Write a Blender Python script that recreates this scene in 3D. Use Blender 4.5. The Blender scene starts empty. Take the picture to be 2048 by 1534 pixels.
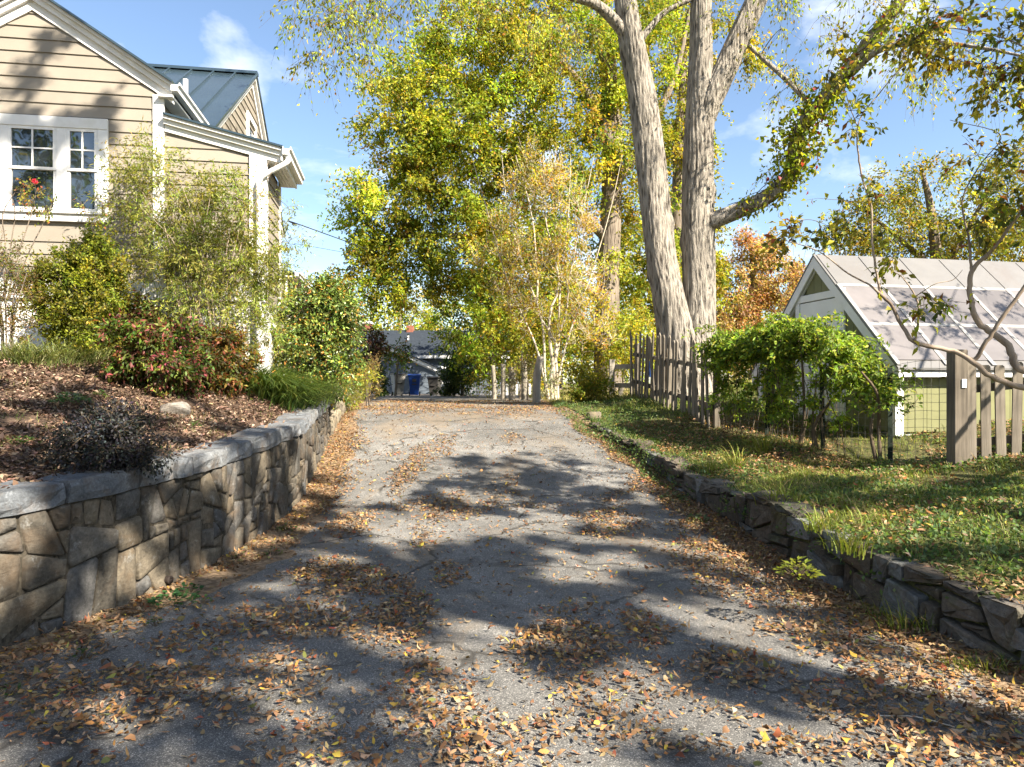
import bpy, math, random
import numpy as np
from mathutils import Vector, Matrix

# ------------------------------------------------------------------ camera, sky, sun, exposure
F = 1420.0          # focal length in pixels of the 2048 px wide photograph
HC = 1.65           # camera height over the near end of the drive
SC = bpy.context.scene
COL = SC.collection
random.seed(7)

cam_d = bpy.data.cameras.new('camera')
cam_d.sensor_width = 36.0
cam_d.lens = 36.0 * F / 2048.0
cam_d.clip_start = 0.05
cam_d.clip_end = 3000.0
cam = bpy.data.objects.new('camera', cam_d)
cam.location = (0, 0, HC)
cam.rotation_euler = (math.radians(90), 0, 0)
COL.objects.link(cam)
SC.camera = cam

SUN_EL = math.radians(39.0)
SUN_H = Vector((0.77, -0.64, 0)).normalized()        # horizontal direction towards the sun
SUN_DIR = Vector((SUN_H.x * math.cos(SUN_EL), SUN_H.y * math.cos(SUN_EL), math.sin(SUN_EL)))
SUN_STRENGTH = 5.0
SKY_STRENGTH = 0.062
EXPOSURE = 2.05

world = bpy.data.worlds.new('World')
SC.world = world
world.use_nodes = True
wt = world.node_tree
wt.nodes.clear()
w_out = wt.nodes.new('ShaderNodeOutputWorld')
w_bg = wt.nodes.new('ShaderNodeBackground')
w_sky = wt.nodes.new('ShaderNodeTexSky')
w_sky.sky_type = 'NISHITA'
w_sky.sun_disc = False
w_sky.sun_elevation = SUN_EL
w_sky.sun_rotation = math.atan2(SUN_H.x, SUN_H.y)
w_sky.air_density = 1.0
w_sky.dust_density = 0.6
w_sky.ozone_density = 1.6
w_bg.inputs['Strength'].default_value = SKY_STRENGTH
# fair-weather clouds: noise on the sky dome, flattened towards the horizon
w_geo = wt.nodes.new('ShaderNodeTexCoord')
w_map = wt.nodes.new('ShaderNodeMapping')
w_map.inputs['Location'].default_value = (1.9, 0.35, 0.2)
w_map.inputs['Scale'].default_value = (1.0, 1.0, 2.1)
w_n = wt.nodes.new('ShaderNodeTexNoise')
w_n.inputs['Scale'].default_value = 3.3
w_n.inputs['Detail'].default_value = 7.0
w_n.inputs['Roughness'].default_value = 0.56
w_n.inputs['Distortion'].default_value = 0.25
w_r = wt.nodes.new('ShaderNodeValToRGB')
w_r.color_ramp.elements[0].position = 0.52
w_r.color_ramp.elements[1].position = 0.70
w_r.color_ramp.elements[1].color = (0.85, 0.85, 0.85, 1)
w_mix = wt.nodes.new('ShaderNodeMix')
w_mix.data_type = 'RGBA'
w_mix.inputs[7].default_value = (6.6, 6.7, 7.0, 1)
wt.links.new(w_geo.outputs['Generated'], w_map.inputs['Vector'])
wt.links.new(w_map.outputs['Vector'], w_n.inputs['Vector'])
wt.links.new(w_n.outputs['Fac'], w_r.inputs['Fac'])
wt.links.new(w_r.outputs['Color'], w_mix.inputs[0])
wt.links.new(w_sky.outputs['Color'], w_mix.inputs[6])
wt.links.new(w_mix.outputs[2], w_bg.inputs['Color'])
wt.links.new(w_bg.outputs[0], w_out.inputs['Surface'])

sun_d = bpy.data.lights.new('sun', 'SUN')
sun_d.energy = SUN_STRENGTH
sun_d.angle = math.radians(0.53)
sun_d.color = (1.0, 0.91, 0.77)
sun = bpy.data.objects.new('sun', sun_d)
sun.rotation_euler = (-SUN_DIR).to_track_quat('-Z', 'Y').to_euler()
sun.location = (20, -20, 30)
COL.objects.link(sun)

SC.view_settings.view_transform = 'Standard'
SC.view_settings.look = 'None'
SC.view_settings.gamma = 1.0
SC.view_settings.use_curve_mapping = False
SC.view_settings.exposure = EXPOSURE
try:
    SC.cycles.max_bounces = 4
    SC.cycles.diffuse_bounces = 2
    SC.cycles.glossy_bounces = 2
    SC.cycles.transmission_bounces = 2
    SC.cycles.transparent_max_bounces = 6
    SC.cycles.use_adaptive_sampling = True
    SC.cycles.adaptive_threshold = 0.025
    SC.cycles.caustics_reflective = False
    SC.cycles.caustics_refractive = False
except Exception:
    pass

# ------------------------------------------------------------------ helpers
def P(px, py, Y):
    """A point of the place that the photograph shows at pixel (px, py), Y metres in front of the camera."""
    return Vector(((px - 1024) / F * Y, Y, HC + (767 - py) / F * Y))

def link(o, parent=None):
    COL.objects.link(o)
    if parent is not None:
        o.parent = parent
    return o

def tag(o, label=None, cat=None, group=None, kind=None):
    if label: o['label'] = label
    if cat: o['category'] = cat
    if group: o['group'] = group
    if kind: o['kind'] = kind
    return o

def thing(name, label, cat, loc=(0, 0, 0), rotz=0.0, group=None):
    o = bpy.data.objects.new(name, None)
    o.empty_display_size = 0.2
    o.location = loc
    o.rotation_euler = (0, 0, rotz)
    link(o)
    return tag(o, label, cat, group)

def mesh(name, verts, faces, mat, parent=None, smooth=False):
    me = bpy.data.meshes.new(name)
    me.from_pydata([tuple(v) for v in verts], [], [tuple(f) for f in faces])
    if smooth:
        me.polygons.foreach_set('use_smooth', [True] * len(me.polygons))
    me.materials.append(mat)
    me.update()
    return link(bpy.data.objects.new(name, me), parent)

def fast_mesh(name, V, faces, mat, parent=None, smooth=False, col=None):
    """faces: list of int arrays (m,k), one array for each face size."""
    V = np.asarray(V, np.float32)
    me = bpy.data.meshes.new(name)
    me.vertices.add(len(V))
    me.vertices.foreach_set('co', V.ravel())
    loops = np.concatenate([f.ravel() for f in faces]).astype(np.int32)
    tot = np.concatenate([np.full(len(f), f.shape[1], np.int32) for f in faces])
    start = np.concatenate([[0], np.cumsum(tot)[:-1]]).astype(np.int32)
    me.loops.add(len(loops))
    me.loops.foreach_set('vertex_index', loops)
    me.polygons.add(len(tot))
    me.polygons.foreach_set('loop_start', start)
    me.polygons.foreach_set('loop_total', tot)
    if smooth:
        me.polygons.foreach_set('use_smooth', np.ones(len(tot), bool))
    me.materials.append(mat)
    me.update(calc_edges=True)
    if col is not None:
        a = me.color_attributes.new('col', 'FLOAT_COLOR', 'POINT')
        c = np.ones((len(V), 4), np.float32)
        c[:, :3] = col
        a.data.foreach_set('color', c.ravel())
    return link(bpy.data.objects.new(name, me), parent)

BOXF = [(0, 3, 2, 1), (4, 5, 6, 7), (0, 1, 5, 4), (1, 2, 6, 5), (2, 3, 7, 6), (3, 0, 4, 7)]

def box(name, x0, x1, y0, y1, z0, z1, mat, parent=None, bevel=0.0):
    if bevel <= 0:
        v = [(x0, y0, z0), (x1, y0, z0), (x1, y1, z0), (x0, y1, z0), (x0, y0, z1), (x1, y0, z1), (x1, y1, z1), (x0, y1, z1)]
        return mesh(name, v, BOXF, mat, parent)
    b = bevel
    import bmesh
    bm = bmesh.new()
    bmesh.ops.create_cube(bm, size=1.0)
    for q in bm.verts:
        q.co = Vector(((x0 + x1) / 2 + q.co.x * (x1 - x0), (y0 + y1) / 2 + q.co.y * (y1 - y0), (z0 + z1) / 2 + q.co.z * (z1 - z0)))
    bmesh.ops.bevel(bm, geom=bm.edges[:], offset=b, segments=1, affect='EDGES')
    me = bpy.data.meshes.new(name)
    bm.to_mesh(me); bm.free()
    me.materials.append(mat)
    return link(bpy.data.objects.new(name, me), parent)

def prism(name, poly, axis, a0, a1, mat, parent=None):
    """poly: 2-D outline (counter-clockwise); extruded along axis ('x','y','z') from a0 to a1."""
    def m(p, a):
        return (a, p[0], p[1]) if axis == 'x' else (p[0], a, p[1]) if axis == 'y' else (p[0], p[1], a)
    n = len(poly)
    v = [m(p, a0) for p in poly] + [m(p, a1) for p in poly]
    f = [tuple(range(n))[::-1], tuple(range(n, 2 * n))] + [(i, (i + 1) % n, n + (i + 1) % n, n + i) for i in range(n)]
    o = mesh(name, v, f, mat, parent)
    import bmesh
    bm = bmesh.new(); bm.from_mesh(o.data)
    bmesh.ops.recalc_face_normals(bm, faces=bm.faces[:])
    bm.to_mesh(o.data); bm.free()
    return o

def norm(a):
    return a / np.maximum(np.linalg.norm(a, axis=-1, keepdims=True), 1e-9)

def catmull(pts, n):
    pts = np.asarray(pts, float)
    if len(pts) == 2:
        t = np.linspace(0, 1, n)[:, None]
        return pts[0] * (1 - t) + pts[1] * t
    q = np.vstack([2 * pts[0] - pts[1], pts, 2 * pts[-1] - pts[-2]])
    out = []
    for t in np.linspace(0, len(pts) - 1, n):
        i = min(int(t), len(pts) - 2); s = t - i
        a, b, c, d = q[i], q[i + 1], q[i + 2], q[i + 3]
        out.append(0.5 * (2 * b + (c - a) * s + (2 * a - 5 * b + 4 * c - d) * s * s + (3 * b - a - 3 * c + d) * s ** 3))
    return np.array(out)

def tubes(Pn, R, k):
    """Pn (N,n,3), R (N,n) -> verts, quads of N tapered tubes with k sides."""
    Pn = np.asarray(Pn, float); R = np.asarray(R, float)
    N, n, _ = Pn.shape
    T = norm(np.gradient(Pn, axis=1))
    mt = np.abs(T.mean(axis=1))
    ref = np.eye(3)[np.argmin(mt, axis=1)][:, None, :]
    U = norm(ref - (ref * T).sum(-1, keepdims=True) * T)
    Vv = np.cross(T, U)
    a = np.arange(k) * 2 * np.pi / k
    ring = U[:, :, None, :] * np.cos(a)[None, None, :, None] + Vv[:, :, None, :] * np.sin(a)[None, None, :, None]
    V = Pn[:, :, None, :] + ring * (R[:, :, None, None] if R.ndim == 2 else R[..., None])
    idx = np.arange(N * n * k).reshape(N, n, k)
    A = idx[:, :-1, :]; B = np.roll(A, -1, axis=2); C = idx[:, 1:, :]; D = np.roll(C, -1, axis=2)
    return V.reshape(-1, 3), np.stack([A, B, D, C], -1).reshape(-1, 4)

class Tubes:
    def __init__(s): s.V = []; s.Q = []; s.n = 0
    def add(s, Pn, R, k):
        Pn = np.asarray(Pn, float); R = np.asarray(R, float)
        if Pn.ndim == 2: Pn = Pn[None]; R = R[None]
        if len(Pn) == 0: return
        v, q = tubes(Pn, R, k)
        s.V.append(v); s.Q.append(q + s.n); s.n += len(v)
    def build(s, name, mat, parent=None, smooth=True):
        return fast_mesh(name, np.vstack(s.V), [np.vstack(s.Q)], mat, parent, smooth)

def pick_col(rng, n, pal, jit=0.18):
    """pal: list of (weight, (r,g,b))."""
    w = np.array([p[0] for p in pal], float); w /= w.sum()
    c = np.array([p[1] for p in pal], float)[rng.choice(len(pal), n, p=w)]
    return np.clip(c * (1 + jit * rng.standard_normal((n, 1))) * (1 + 0.06 * rng.standard_normal((n, 3))), 0.002, 0.9)

def leaf_geo(pos, d, nrm, L, W, fold=0.25, curl=0.0, five=False):
    """Folded leaf blades. four-vertex rhombus (2 tris) or five-vertex blade (4 tris) curled along its length."""
    d = norm(d); s = norm(np.cross(d, nrm)); up = np.cross(s, d)
    L = L[:, None]; W = W[:, None]
    n = len(pos)
    if not five:
        mid = pos + d * L * 0.45
        v = np.stack([pos, mid + s * W * 0.5 + up * W * fold, pos + d * L - up * L * curl, mid - s * W * 0.5 + up * W * fold], 1)
        b = np.arange(n)[:, None] * 4
        f = np.concatenate([b + np.array([[0, 2, 1]]), b + np.array([[0, 3, 2]])])
        return v.reshape(-1, 3), f, 4
    mid = pos + d * L * 0.48
    v = np.stack([pos - up * L * curl, mid + s * W * 0.5 + up * W * fold, pos + d * L - up * L * curl, mid - s * W * 0.5 + up * W * fold, mid], 1)
    b = np.arange(n)[:, None] * 5
    f = np.concatenate([b + np.array([[0, 4, 1]]), b + np.array([[4, 2, 1]]), b + np.array([[0, 3, 4]]), b + np.array([[3, 2, 4]])])
    return v.reshape(-1, 3), f, 5

def leaf6_geo(rng, pos, d, nrm, L, W):
    """Dry lance-shaped leaf: base, two pairs of edge points, tip; curled and twisted along its length."""
    d = norm(d); s = norm(np.cross(d, nrm)); up = np.cross(s, d); n = len(pos)
    L = L[:, None]; W = W[:, None]
    c = rng.normal(.10, .16, (n, 1)) * L; tw = rng.normal(0, .45, (n, 1)); cup = rng.uniform(-.05, .35, (n, 1)) * W
    s2 = s * np.cos(tw) + up * np.sin(tw)
    bend = s * rng.normal(0, .10, (n, 1)) * L
    v = np.stack([pos - bend, pos + d * L * .30 + s * W * .48 + up * (cup - c * .3), pos + d * L * .30 - s * W * .48 + up * (cup - c * .3),
                  pos + d * L * .66 + s2 * W * .40 + up * (cup - c * .4), pos + d * L * .66 - s2 * W * .40 + up * (cup - c * .4), pos + d * L - bend + up * c], 1)
    b = np.arange(n)[:, None] * 6
    f = np.concatenate([b + np.array([[0, 2, 1]]), b + np.array([[1, 2, 4]]), b + np.array([[1, 4, 3]]), b + np.array([[3, 4, 5]])])
    return v.reshape(-1, 3), f, 6

def leaves(name, rng, pos, d, nrm, L, W, pal, mat, parent=None, fold=0.25, curl=0.0, five=False, jit=0.18, colmul=None):
    v, f, k = leaf_geo(pos, d, nrm, L, W, fold, curl, five)
    c = pick_col(rng, len(pos), pal, jit)
    if colmul is not None: c = np.clip(c * colmul, 0.002, 0.9)
    return fast_mesh(name, v, [f], mat, parent, False, np.repeat(c, k, axis=0))

def blades(name, rng, pos, d, L, W, pal, mat, parent=None, bend=0.5, seg=3, jit=0.2, up=1.0):
    """Grass blades: ribbons that rise from pos and bend over towards the horizontal direction d."""
    n = len(pos)
    t = np.linspace(0, 1, seg + 1)
    d = d.copy(); d[:, 2] = 0; d = norm(d)
    side = np.stack([-d[:, 1], d[:, 0], np.zeros(n)], 1)
    b = np.broadcast_to(np.asarray(bend, float), (n,))[:, None, None]
    ax = d[:, None, :] * (t[None, :, None] ** 1.6) * b * L[:, None, None]
    az = np.zeros((n, seg + 1, 3)); az[:, :, 2] = (t[None] - (b[:, :, 0]) * 0.55 * t[None] ** 2.4) * L[:, None] * up
    c = pos[:, None, :] + ax + az
    w = (W[:, None] * (1 - 0.93 * t[None] ** 1.7))[:, :, None]
    v = np.stack([c - side[:, None, :] * w * 0.5, c + side[:, None, :] * w * 0.5], 2)
    idx = np.arange(n * (seg + 1) * 2).reshape(n, seg + 1, 2)
    q = np.stack([idx[:, :-1, 0], idx[:, :-1, 1], idx[:, 1:, 1], idx[:, 1:, 0]], -1).reshape(-1, 4)
    col = np.repeat(pick_col(rng, n, pal, jit), (seg + 1) * 2, axis=0)
    return fast_mesh(name, v.reshape(-1, 3), [q], mat, parent, False, col)

def runit(rng, n):
    return norm(rng.standard_normal((n, 3)))

# cheap value noise for shapes and scatter masks
_perm = np.random.default_rng(3).random((64, 64))
def vnoise(x, y):
    x = np.asarray(x, float); y = np.asarray(y, float)
    xi = np.floor(x).astype(int); yi = np.floor(y).astype(int)
    fx = x - xi; fy = y - yi
    fx = fx * fx * (3 - 2 * fx); fy = fy * fy * (3 - 2 * fy)
    g = lambda i, j: _perm[i % 64, j % 64]
    return (g(xi, yi) * (1 - fx) + g(xi + 1, yi) * fx) * (1 - fy) + (g(xi, yi + 1) * (1 - fx) + g(xi + 1, yi + 1) * fx) * fy
def fbm(x, y, o=3):
    s = 0; a = 0.5; t = 0
    for i in range(o):
        s = s + a * vnoise(np.asarray(x) * 2 ** i + 17 * i, np.asarray(y) * 2 ** i + 5 * i); t += a; a *= 0.5
    return s / t

# ------------------------------------------------------------------ materials
class NT:
    def __init__(s, name):
        s.m = bpy.data.materials.new(name); s.m.use_nodes = True
        s.t = s.m.node_tree; s.t.nodes.clear()
        s.out = s.n('ShaderNodeOutputMaterial')
    def n(s, ty, **kw):
        x = s.t.nodes.new(ty)
        for k, v in kw.items():
            if k.startswith('i_'):
                x.inputs[k[2:].replace('_', ' ')].default_value = v
            else:
                setattr(x, k, v)
        return x
    def l(s, a, b): s.t.links.new(a, b)
    def coord(s, kind='Object', scale=(1, 1, 1), rot=(0, 0, 0)):
        c = s.n('ShaderNodeTexCoord'); m = s.n('ShaderNodeMapping')
        m.inputs['Scale'].default_value = scale
        m.inputs['Rotation'].default_value = rot
        s.l(c.outputs[kind], m.inputs['Vector'])
        return m.outputs['Vector']
    def world(s, scale=(1, 1, 1)):
        g = s.n('ShaderNodeNewGeometry'); m = s.n('ShaderNodeMapping')
        m.inputs['Scale'].default_value = scale
        s.l(g.outputs['Position'], m.inputs['Vector'])
        return m.outputs['Vector']
    def noise(s, vec, scale, detail=4, rough=0.55, dist=0.0):
        x = s.n('ShaderNodeTexNoise'); x.inputs['Scale'].default_value = scale; x.inputs['Detail'].default_value = detail
        x.inputs['Roughness'].default_value = rough; x.inputs['Distortion'].default_value = dist
        s.l(vec, x.inputs['Vector']); return x.outputs['Fac']
    def voro(s, vec, scale, feature='F1', out='Distance'):
        x = s.n('ShaderNodeTexVoronoi', feature=feature); x.inputs['Scale'].default_value = scale
        s.l(vec, x.inputs['Vector']); return x.outputs[out]
    def ramp(s, fac, stops, interp='LINEAR'):
        r = s.n('ShaderNodeValToRGB'); r.color_ramp.interpolation = interp
        e = r.color_ramp.elements
        while len(e) < len(stops): e.new(0.5)
        for x, (p, c) in zip(e, stops):
            x.position = p; x.color = (c, c, c, 1) if isinstance(c, (int, float)) else (*c, 1)
        s.l(fac, r.inputs['Fac']); return r.outputs['Color']
    def mix(s, fac, a, b, mode='MIX'):
        m = s.n('ShaderNodeMix', data_type='RGBA', blend_type=mode)
        for sock, v in ((m.inputs[0], fac), (m.inputs[6], a), (m.inputs[7], b)):
            if isinstance(v, (int, float)): sock.default_value = v
            elif isinstance(v, tuple): sock.default_value = (*v, 1)
            else: s.l(v, sock)
        return m.outputs[2]
    def math(s, op, a, b=0.0):
        m = s.n('ShaderNodeMath', operation=op)
        for sock, v in ((m.inputs[0], a), (m.inputs[1], b)):
            if isinstance(v, (int, float)): sock.default_value = v
            else: s.l(v, sock)
        return m.outputs[0]
    def orand(s):
        return s.n('ShaderNodeObjectInfo').outputs['Random']
    def bump(s, h, strength=0.5, dist=0.01):
        b = s.n('ShaderNodeBump'); b.inputs['Strength'].default_value = strength; b.inputs['Distance'].default_value = dist
        s.l(h, b.inputs['Height']); return b.outputs['Normal']
    def pbsdf(s, col, rough=0.7, spec=0.3, metal=0.0, normal=None):
        p = s.n('ShaderNodeBsdfPrincipled')
        for sock, v in ((p.inputs['Base Color'], col), (p.inputs['Roughness'], rough)):
            if isinstance(v, (int, float)): sock.default_value = v
            elif isinstance(v, tuple): sock.default_value = (*v, 1)
            else: s.l(v, sock)
        p.inputs['Specular IOR Level'].default_value = spec
        p.inputs['Metallic'].default_value = metal
        if normal is not None: s.l(normal, p.inputs['Normal'])
        return p.outputs[0]
    def done(s, shader):
        s.l(shader, s.out.inputs['Surface']); return s.m

def mat_leaf(name, trans=0.35, rough=0.5, spec=0.25, tcol=(1.25, 1.2, 0.55)):
    m = NT(name)
    a = m.n('ShaderNodeAttribute', attribute_name='col')
    p = m.pbsdf(a.outputs['Color'], rough, spec)
    if trans <= 0: return m.done(p)
    t = m.n('ShaderNodeBsdfTranslucent')
    m.l(m.mix(1.0, a.outputs['Color'], tcol, 'MULTIPLY'), t.inputs['Color'])
    x = m.n('ShaderNodeMixShader'); x.inputs[0].default_value = trans
    m.l(p, x.inputs[1]); m.l(t.outputs[0], x.inputs[2])
    return m.done(x.outputs[0])

def mat_plain(name, col, rough=0.6, spec=0.3, metal=0.0, var=0.12, scale=6.0, bump=0.0, orand=0.0, dirt=None):
    m = NT(name)
    v = m.coord('Object')
    n = m.noise(v, scale, 5, 0.6)
    lo = tuple(c * (1 - var) for c in col); hi = tuple(min(1, c * (1 + var)) for c in col)
    c = m.ramp(n, [(0.3, lo), (0.7, hi)])
    if dirt:
        d = m.noise(v, scale * 0.5, 6, 0.7, 0.4)
        c = m.mix(m.ramp(d, [(0.52, 0.0), (0.75, 0.7)]), c, dirt)
    if orand:
        r = m.ramp(m.orand(), [(0, 1 - orand), (1, 1 + orand)])
        c = m.mix(1.0, c, r, 'MULTIPLY')
    nm = m.bump(m.noise(v, scale * 9, 4), bump, 0.004) if bump else None
    return m.done(m.pbsdf(c, rough, spec, metal, nm))

def mat_stone(name, stops, lichen=(0.42, 0.41, 0.36), lich=0.6, soil=None, scale=1.0, moss=None):
    m = NT(name)
    v = m.world()
    r = m.ramp(m.orand(), stops)
    n1 = m.noise(v, 5 * scale, 6, 0.65, 0.5)
    n2 = m.noise(v, 38 * scale, 5, 0.7)
    c = m.mix(1.0, r, m.ramp(n1, [(0.25, 0.5), (0.5, 0.9), (0.8, 1.5)]), 'MULTIPLY')
    c = m.mix(1.0, c, m.ramp(n2, [(0.3, 0.6), (0.7, 1.35)]), 'MULTIPLY')
    rust = m.noise(v, 3.1 * scale, 4, 0.6, 1.0)
    c = m.mix(m.ramp(rust, [(0.5, 0.0), (0.72, 0.65)]), c, (0.10, 0.066, 0.038))
    li = m.noise(v, 9 * scale, 7, 0.75, 0.3)
    c = m.mix(m.ramp(li, [(0.58, 0.0), (0.72, lich)]), c, lichen)
    if moss:
        mo = m.noise(v, 2.3, 6, 0.7, 0.5)
        c = m.mix(m.ramp(mo, [(0.55, 0.0), (0.75, 0.6)]), c, moss)
    strata = m.noise(m.world((9, 9, 60)), 1.0, 5, 0.6, 0.8)
    h = m.math('ADD', m.math('MULTIPLY', n1, 1.2), m.math('ADD', m.math('MULTIPLY', n2, 0.35), m.math('MULTIPLY', strata, 0.5)))
    return m.done(m.pbsdf(c, 0.85, 0.2, 0, m.bump(m.math('ADD', h, m.math('MULTIPLY', m.noise(v, 140 * scale, 4, 0.7), 0.35)), 0.9, 0.011)))

def mat_wood(name, col, axis='z', var=0.35, rough=0.85, orand=0.2):
    m = NT(name)
    sc = {'z': (30, 30, 1.6), 'x': (1.6, 30, 30), 'y': (30, 1.6, 30)}[axis]
    g = m.noise(m.coord('Object', sc), 1.0, 5, 0.6, 0.6)
    b = m.noise(m.coord('Object'), 2.2, 4)
    lo = tuple(c * (1 - var) for c in col); hi = tuple(c * (1 + var) for c in col)
    c = m.ramp(g, [(0.3, lo), (0.7, hi)])
    c = m.mix(1.0, c, m.ramp(b, [(0.3, 0.75), (0.7, 1.2)]), 'MULTIPLY')
    c = m.mix(1.0, c, m.ramp(m.orand(), [(0, 1 - orand), (1, 1 + orand)]), 'MULTIPLY')
    return m.done(m.pbsdf(c, rough, 0.2, 0, m.bump(g, 0.5, 0.004)))

def mat_bark(name, dark, light, sx=16, sz=2.2, strength=1.0, dist=0.05, moss=None):
    m = NT(name)
    v = m.coord('Object', (sx, sx, sz))
    n = m.noise(v, 1.0, 6, 0.62, 0.7)
    w = m.voro(m.coord('Object', (sx * 0.9, sx * 0.9, sz * 0.8)), 1.0)
    h = m.math('ADD', m.math('MULTIPLY', n, 1.0), m.math('MULTIPLY', w, 0.6))
    c = m.ramp(h, [(0.50, dark), (0.66, tuple((a + b) / 2 for a, b in zip(dark, light))), (0.85, light)])
    c = m.mix(1.0, c, m.ramp(m.noise(m.coord('Object'), 1.3, 4), [(0.3, 0.8), (0.7, 1.2)]), 'MULTIPLY')
    if moss:
        c = m.mix(m.ramp(m.noise(m.coord('Object'), 2.4, 5, 0.7), [(0.56, 0), (0.72, 0.6)]), c, moss)
    return m.done(m.pbsdf(c, 0.9, 0.15, 0, m.bump(h, strength, dist)))

def mat_asphalt():
    m = NT('asphalt')
    v = m.world()
    agg = m.voro(v, 210, 'F1', 'Color')
    sep = m.n('ShaderNodeSeparateColor'); m.l(agg, sep.inputs[0])
    c = m.ramp(sep.outputs[0], [(0.0, (0.058, 0.057, 0.055)), (0.5, (0.102, 0.099, 0.093)), (0.85, (0.155, 0.148, 0.136)), (1.0, (0.34, 0.32, 0.29))])
    big = m.noise(v, 0.55, 5, 0.6, 0.6)
    c = m.mix(1.0, c, m.ramp(big, [(0.3, 0.62), (0.5, 0.95), (0.72, 1.5)]), 'MULTIPLY')
    mid = m.noise(v, 4.5, 6, 0.7)
    c = m.mix(1.0, c, m.ramp(mid, [(0.3, 0.8), (0.7, 1.2)]), 'MULTIPLY')
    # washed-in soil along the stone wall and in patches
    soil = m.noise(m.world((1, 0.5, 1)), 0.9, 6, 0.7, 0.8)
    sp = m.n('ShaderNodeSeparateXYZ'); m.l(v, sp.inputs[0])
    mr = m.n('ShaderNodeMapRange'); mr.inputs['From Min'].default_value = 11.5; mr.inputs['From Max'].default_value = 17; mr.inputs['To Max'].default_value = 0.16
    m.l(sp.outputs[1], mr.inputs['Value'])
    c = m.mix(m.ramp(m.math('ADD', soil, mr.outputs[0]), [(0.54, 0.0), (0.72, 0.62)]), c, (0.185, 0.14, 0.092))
    # cracks
    wv = m.n('ShaderNodeVectorMath', operation='ADD')
    nn = m.n('ShaderNodeTexNoise'); nn.inputs['Scale'].default_value = 1.7; nn.inputs['Detail'].default_value = 6
    m.l(v, nn.inputs['Vector'])
    sc = m.n('ShaderNodeVectorMath', operation='SCALE'); sc.inputs['Scale'].default_value = 0.9
    m.l(nn.outputs['Color'], sc.inputs[0]); m.l(v, wv.inputs[0]); m.l(sc.outputs[0], wv.inputs[1])
    cr = m.voro(wv.outputs[0], 0.62, 'DISTANCE_TO_EDGE')
    gate = m.noise(v, 0.8, 2)
    crk = m.math('MULTIPLY', m.ramp(cr, [(0.006, 1.0), (0.022, 0.0)]), m.ramp(gate, [(0.40, 0.0), (0.50, 1.0)]))
    c = m.mix(m.math('MULTIPLY', crk, 0.75), c, (0.025, 0.022, 0.018))
    h = m.math('SUBTRACT', m.math('MULTIPLY', sep.outputs[1], 0.5), m.math('MULTIPLY', crk, 2.0))
    h = m.math('ADD', h, m.math('MULTIPLY', mid, 0.8))
    return m.done(m.pbsdf(c, 0.88, 0.25, 0, m.bump(h, 0.45, 0.004)))

def mat_soil(name, a, b, c3, sc=9.0, bump=0.9):
    m = NT(name)
    v = m.world()
    n = m.noise(v, sc, 7, 0.75, 0.4)
    w = m.voro(m.world((1, 1.6, 1)), sc * 5, 'F1', 'Color')
    sep = m.n('ShaderNodeSeparateColor'); m.l(w, sep.inputs[0])
    c = m.ramp(n, [(0.28, a), (0.5, b), (0.72, c3)])
    c = m.mix(1.0, c, m.ramp(sep.outputs[0], [(0, 0.6), (1, 1.5)]), 'MULTIPLY')
    h = m.math('ADD', m.math('MULTIPLY', n, 1.0), m.math('MULTIPLY', sep.outputs[1], 0.5))
    return m.done(m.pbsdf(c, 0.95, 0.1, 0, m.bump(h, bump, 0.03)))

def mat_glass(name, col=(0.02, 0.025, 0.03)):
    m = NT(name)
    sh = m.pbsdf(col, 0.02, 0.5, 0.0, m.bump(m.noise(m.coord('Object'), 1.6, 2), 0.12, 0.02))
    sh.node.inputs['IOR'].default_value = 2.3
    return m.done(sh)

M = {}
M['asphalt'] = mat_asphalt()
M['mulch'] = mat_soil('mulch', (0.035, 0.024, 0.017), (0.08, 0.054, 0.038), (0.16, 0.112, 0.078))
M['mulch_dry'] = mat_soil('dusty soil', (0.12, 0.085, 0.055), (0.185, 0.13, 0.082), (0.25, 0.18, 0.115), 6)
M['bank'] = mat_soil('bank soil', (0.04, 0.042, 0.018), (0.075, 0.075, 0.028), (0.125, 0.105, 0.05), 6)
M['ground'] = mat_soil('ground', (0.06, 0.065, 0.02), (0.13, 0.115, 0.045), (0.22, 0.17, 0.085), 4)
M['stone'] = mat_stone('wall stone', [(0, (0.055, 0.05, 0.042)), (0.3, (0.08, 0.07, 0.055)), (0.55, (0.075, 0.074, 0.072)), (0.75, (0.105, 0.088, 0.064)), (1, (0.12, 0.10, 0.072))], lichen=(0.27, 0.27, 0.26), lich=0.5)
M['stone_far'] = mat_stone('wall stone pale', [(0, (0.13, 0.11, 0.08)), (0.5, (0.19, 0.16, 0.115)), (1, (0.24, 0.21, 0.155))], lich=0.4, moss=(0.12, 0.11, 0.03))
M['cap'] = mat_stone('cap stone', [(0, (0.09, 0.097, 0.105)), (0.5, (0.12, 0.128, 0.137)), (1, (0.16, 0.165, 0.168))], lichen=(0.3, 0.32, 0.34), lich=0.6, scale=1.3)
M['stone_right'] = mat_stone('low wall stone', [(0, (0.045, 0.041, 0.036)), (0.35, (0.075, 0.063, 0.05)), (0.65, (0.095, 0.078, 0.06)), (0.8, (0.12, 0.12, 0.115)), (1, (0.15, 0.15, 0.145))], lich=0.35, moss=(0.06, 0.07, 0.02))
M['rock'] = mat_stone('pale rock', [(0, (0.17, 0.155, 0.135)), (1, (0.22, 0.20, 0.175))], lichen=(0.26, 0.25, 0.23), lich=0.6)
M['mortar'] = mat_soil('mortar', (0.03, 0.026, 0.02), (0.048, 0.041, 0.031), (0.07, 0.06, 0.045), 7, 0.6)
M['siding'] = mat_plain('tan siding', (0.225, 0.197, 0.16), 0.6, 0.25, var=0.06, scale=2.5, orand=0.05)
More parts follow.
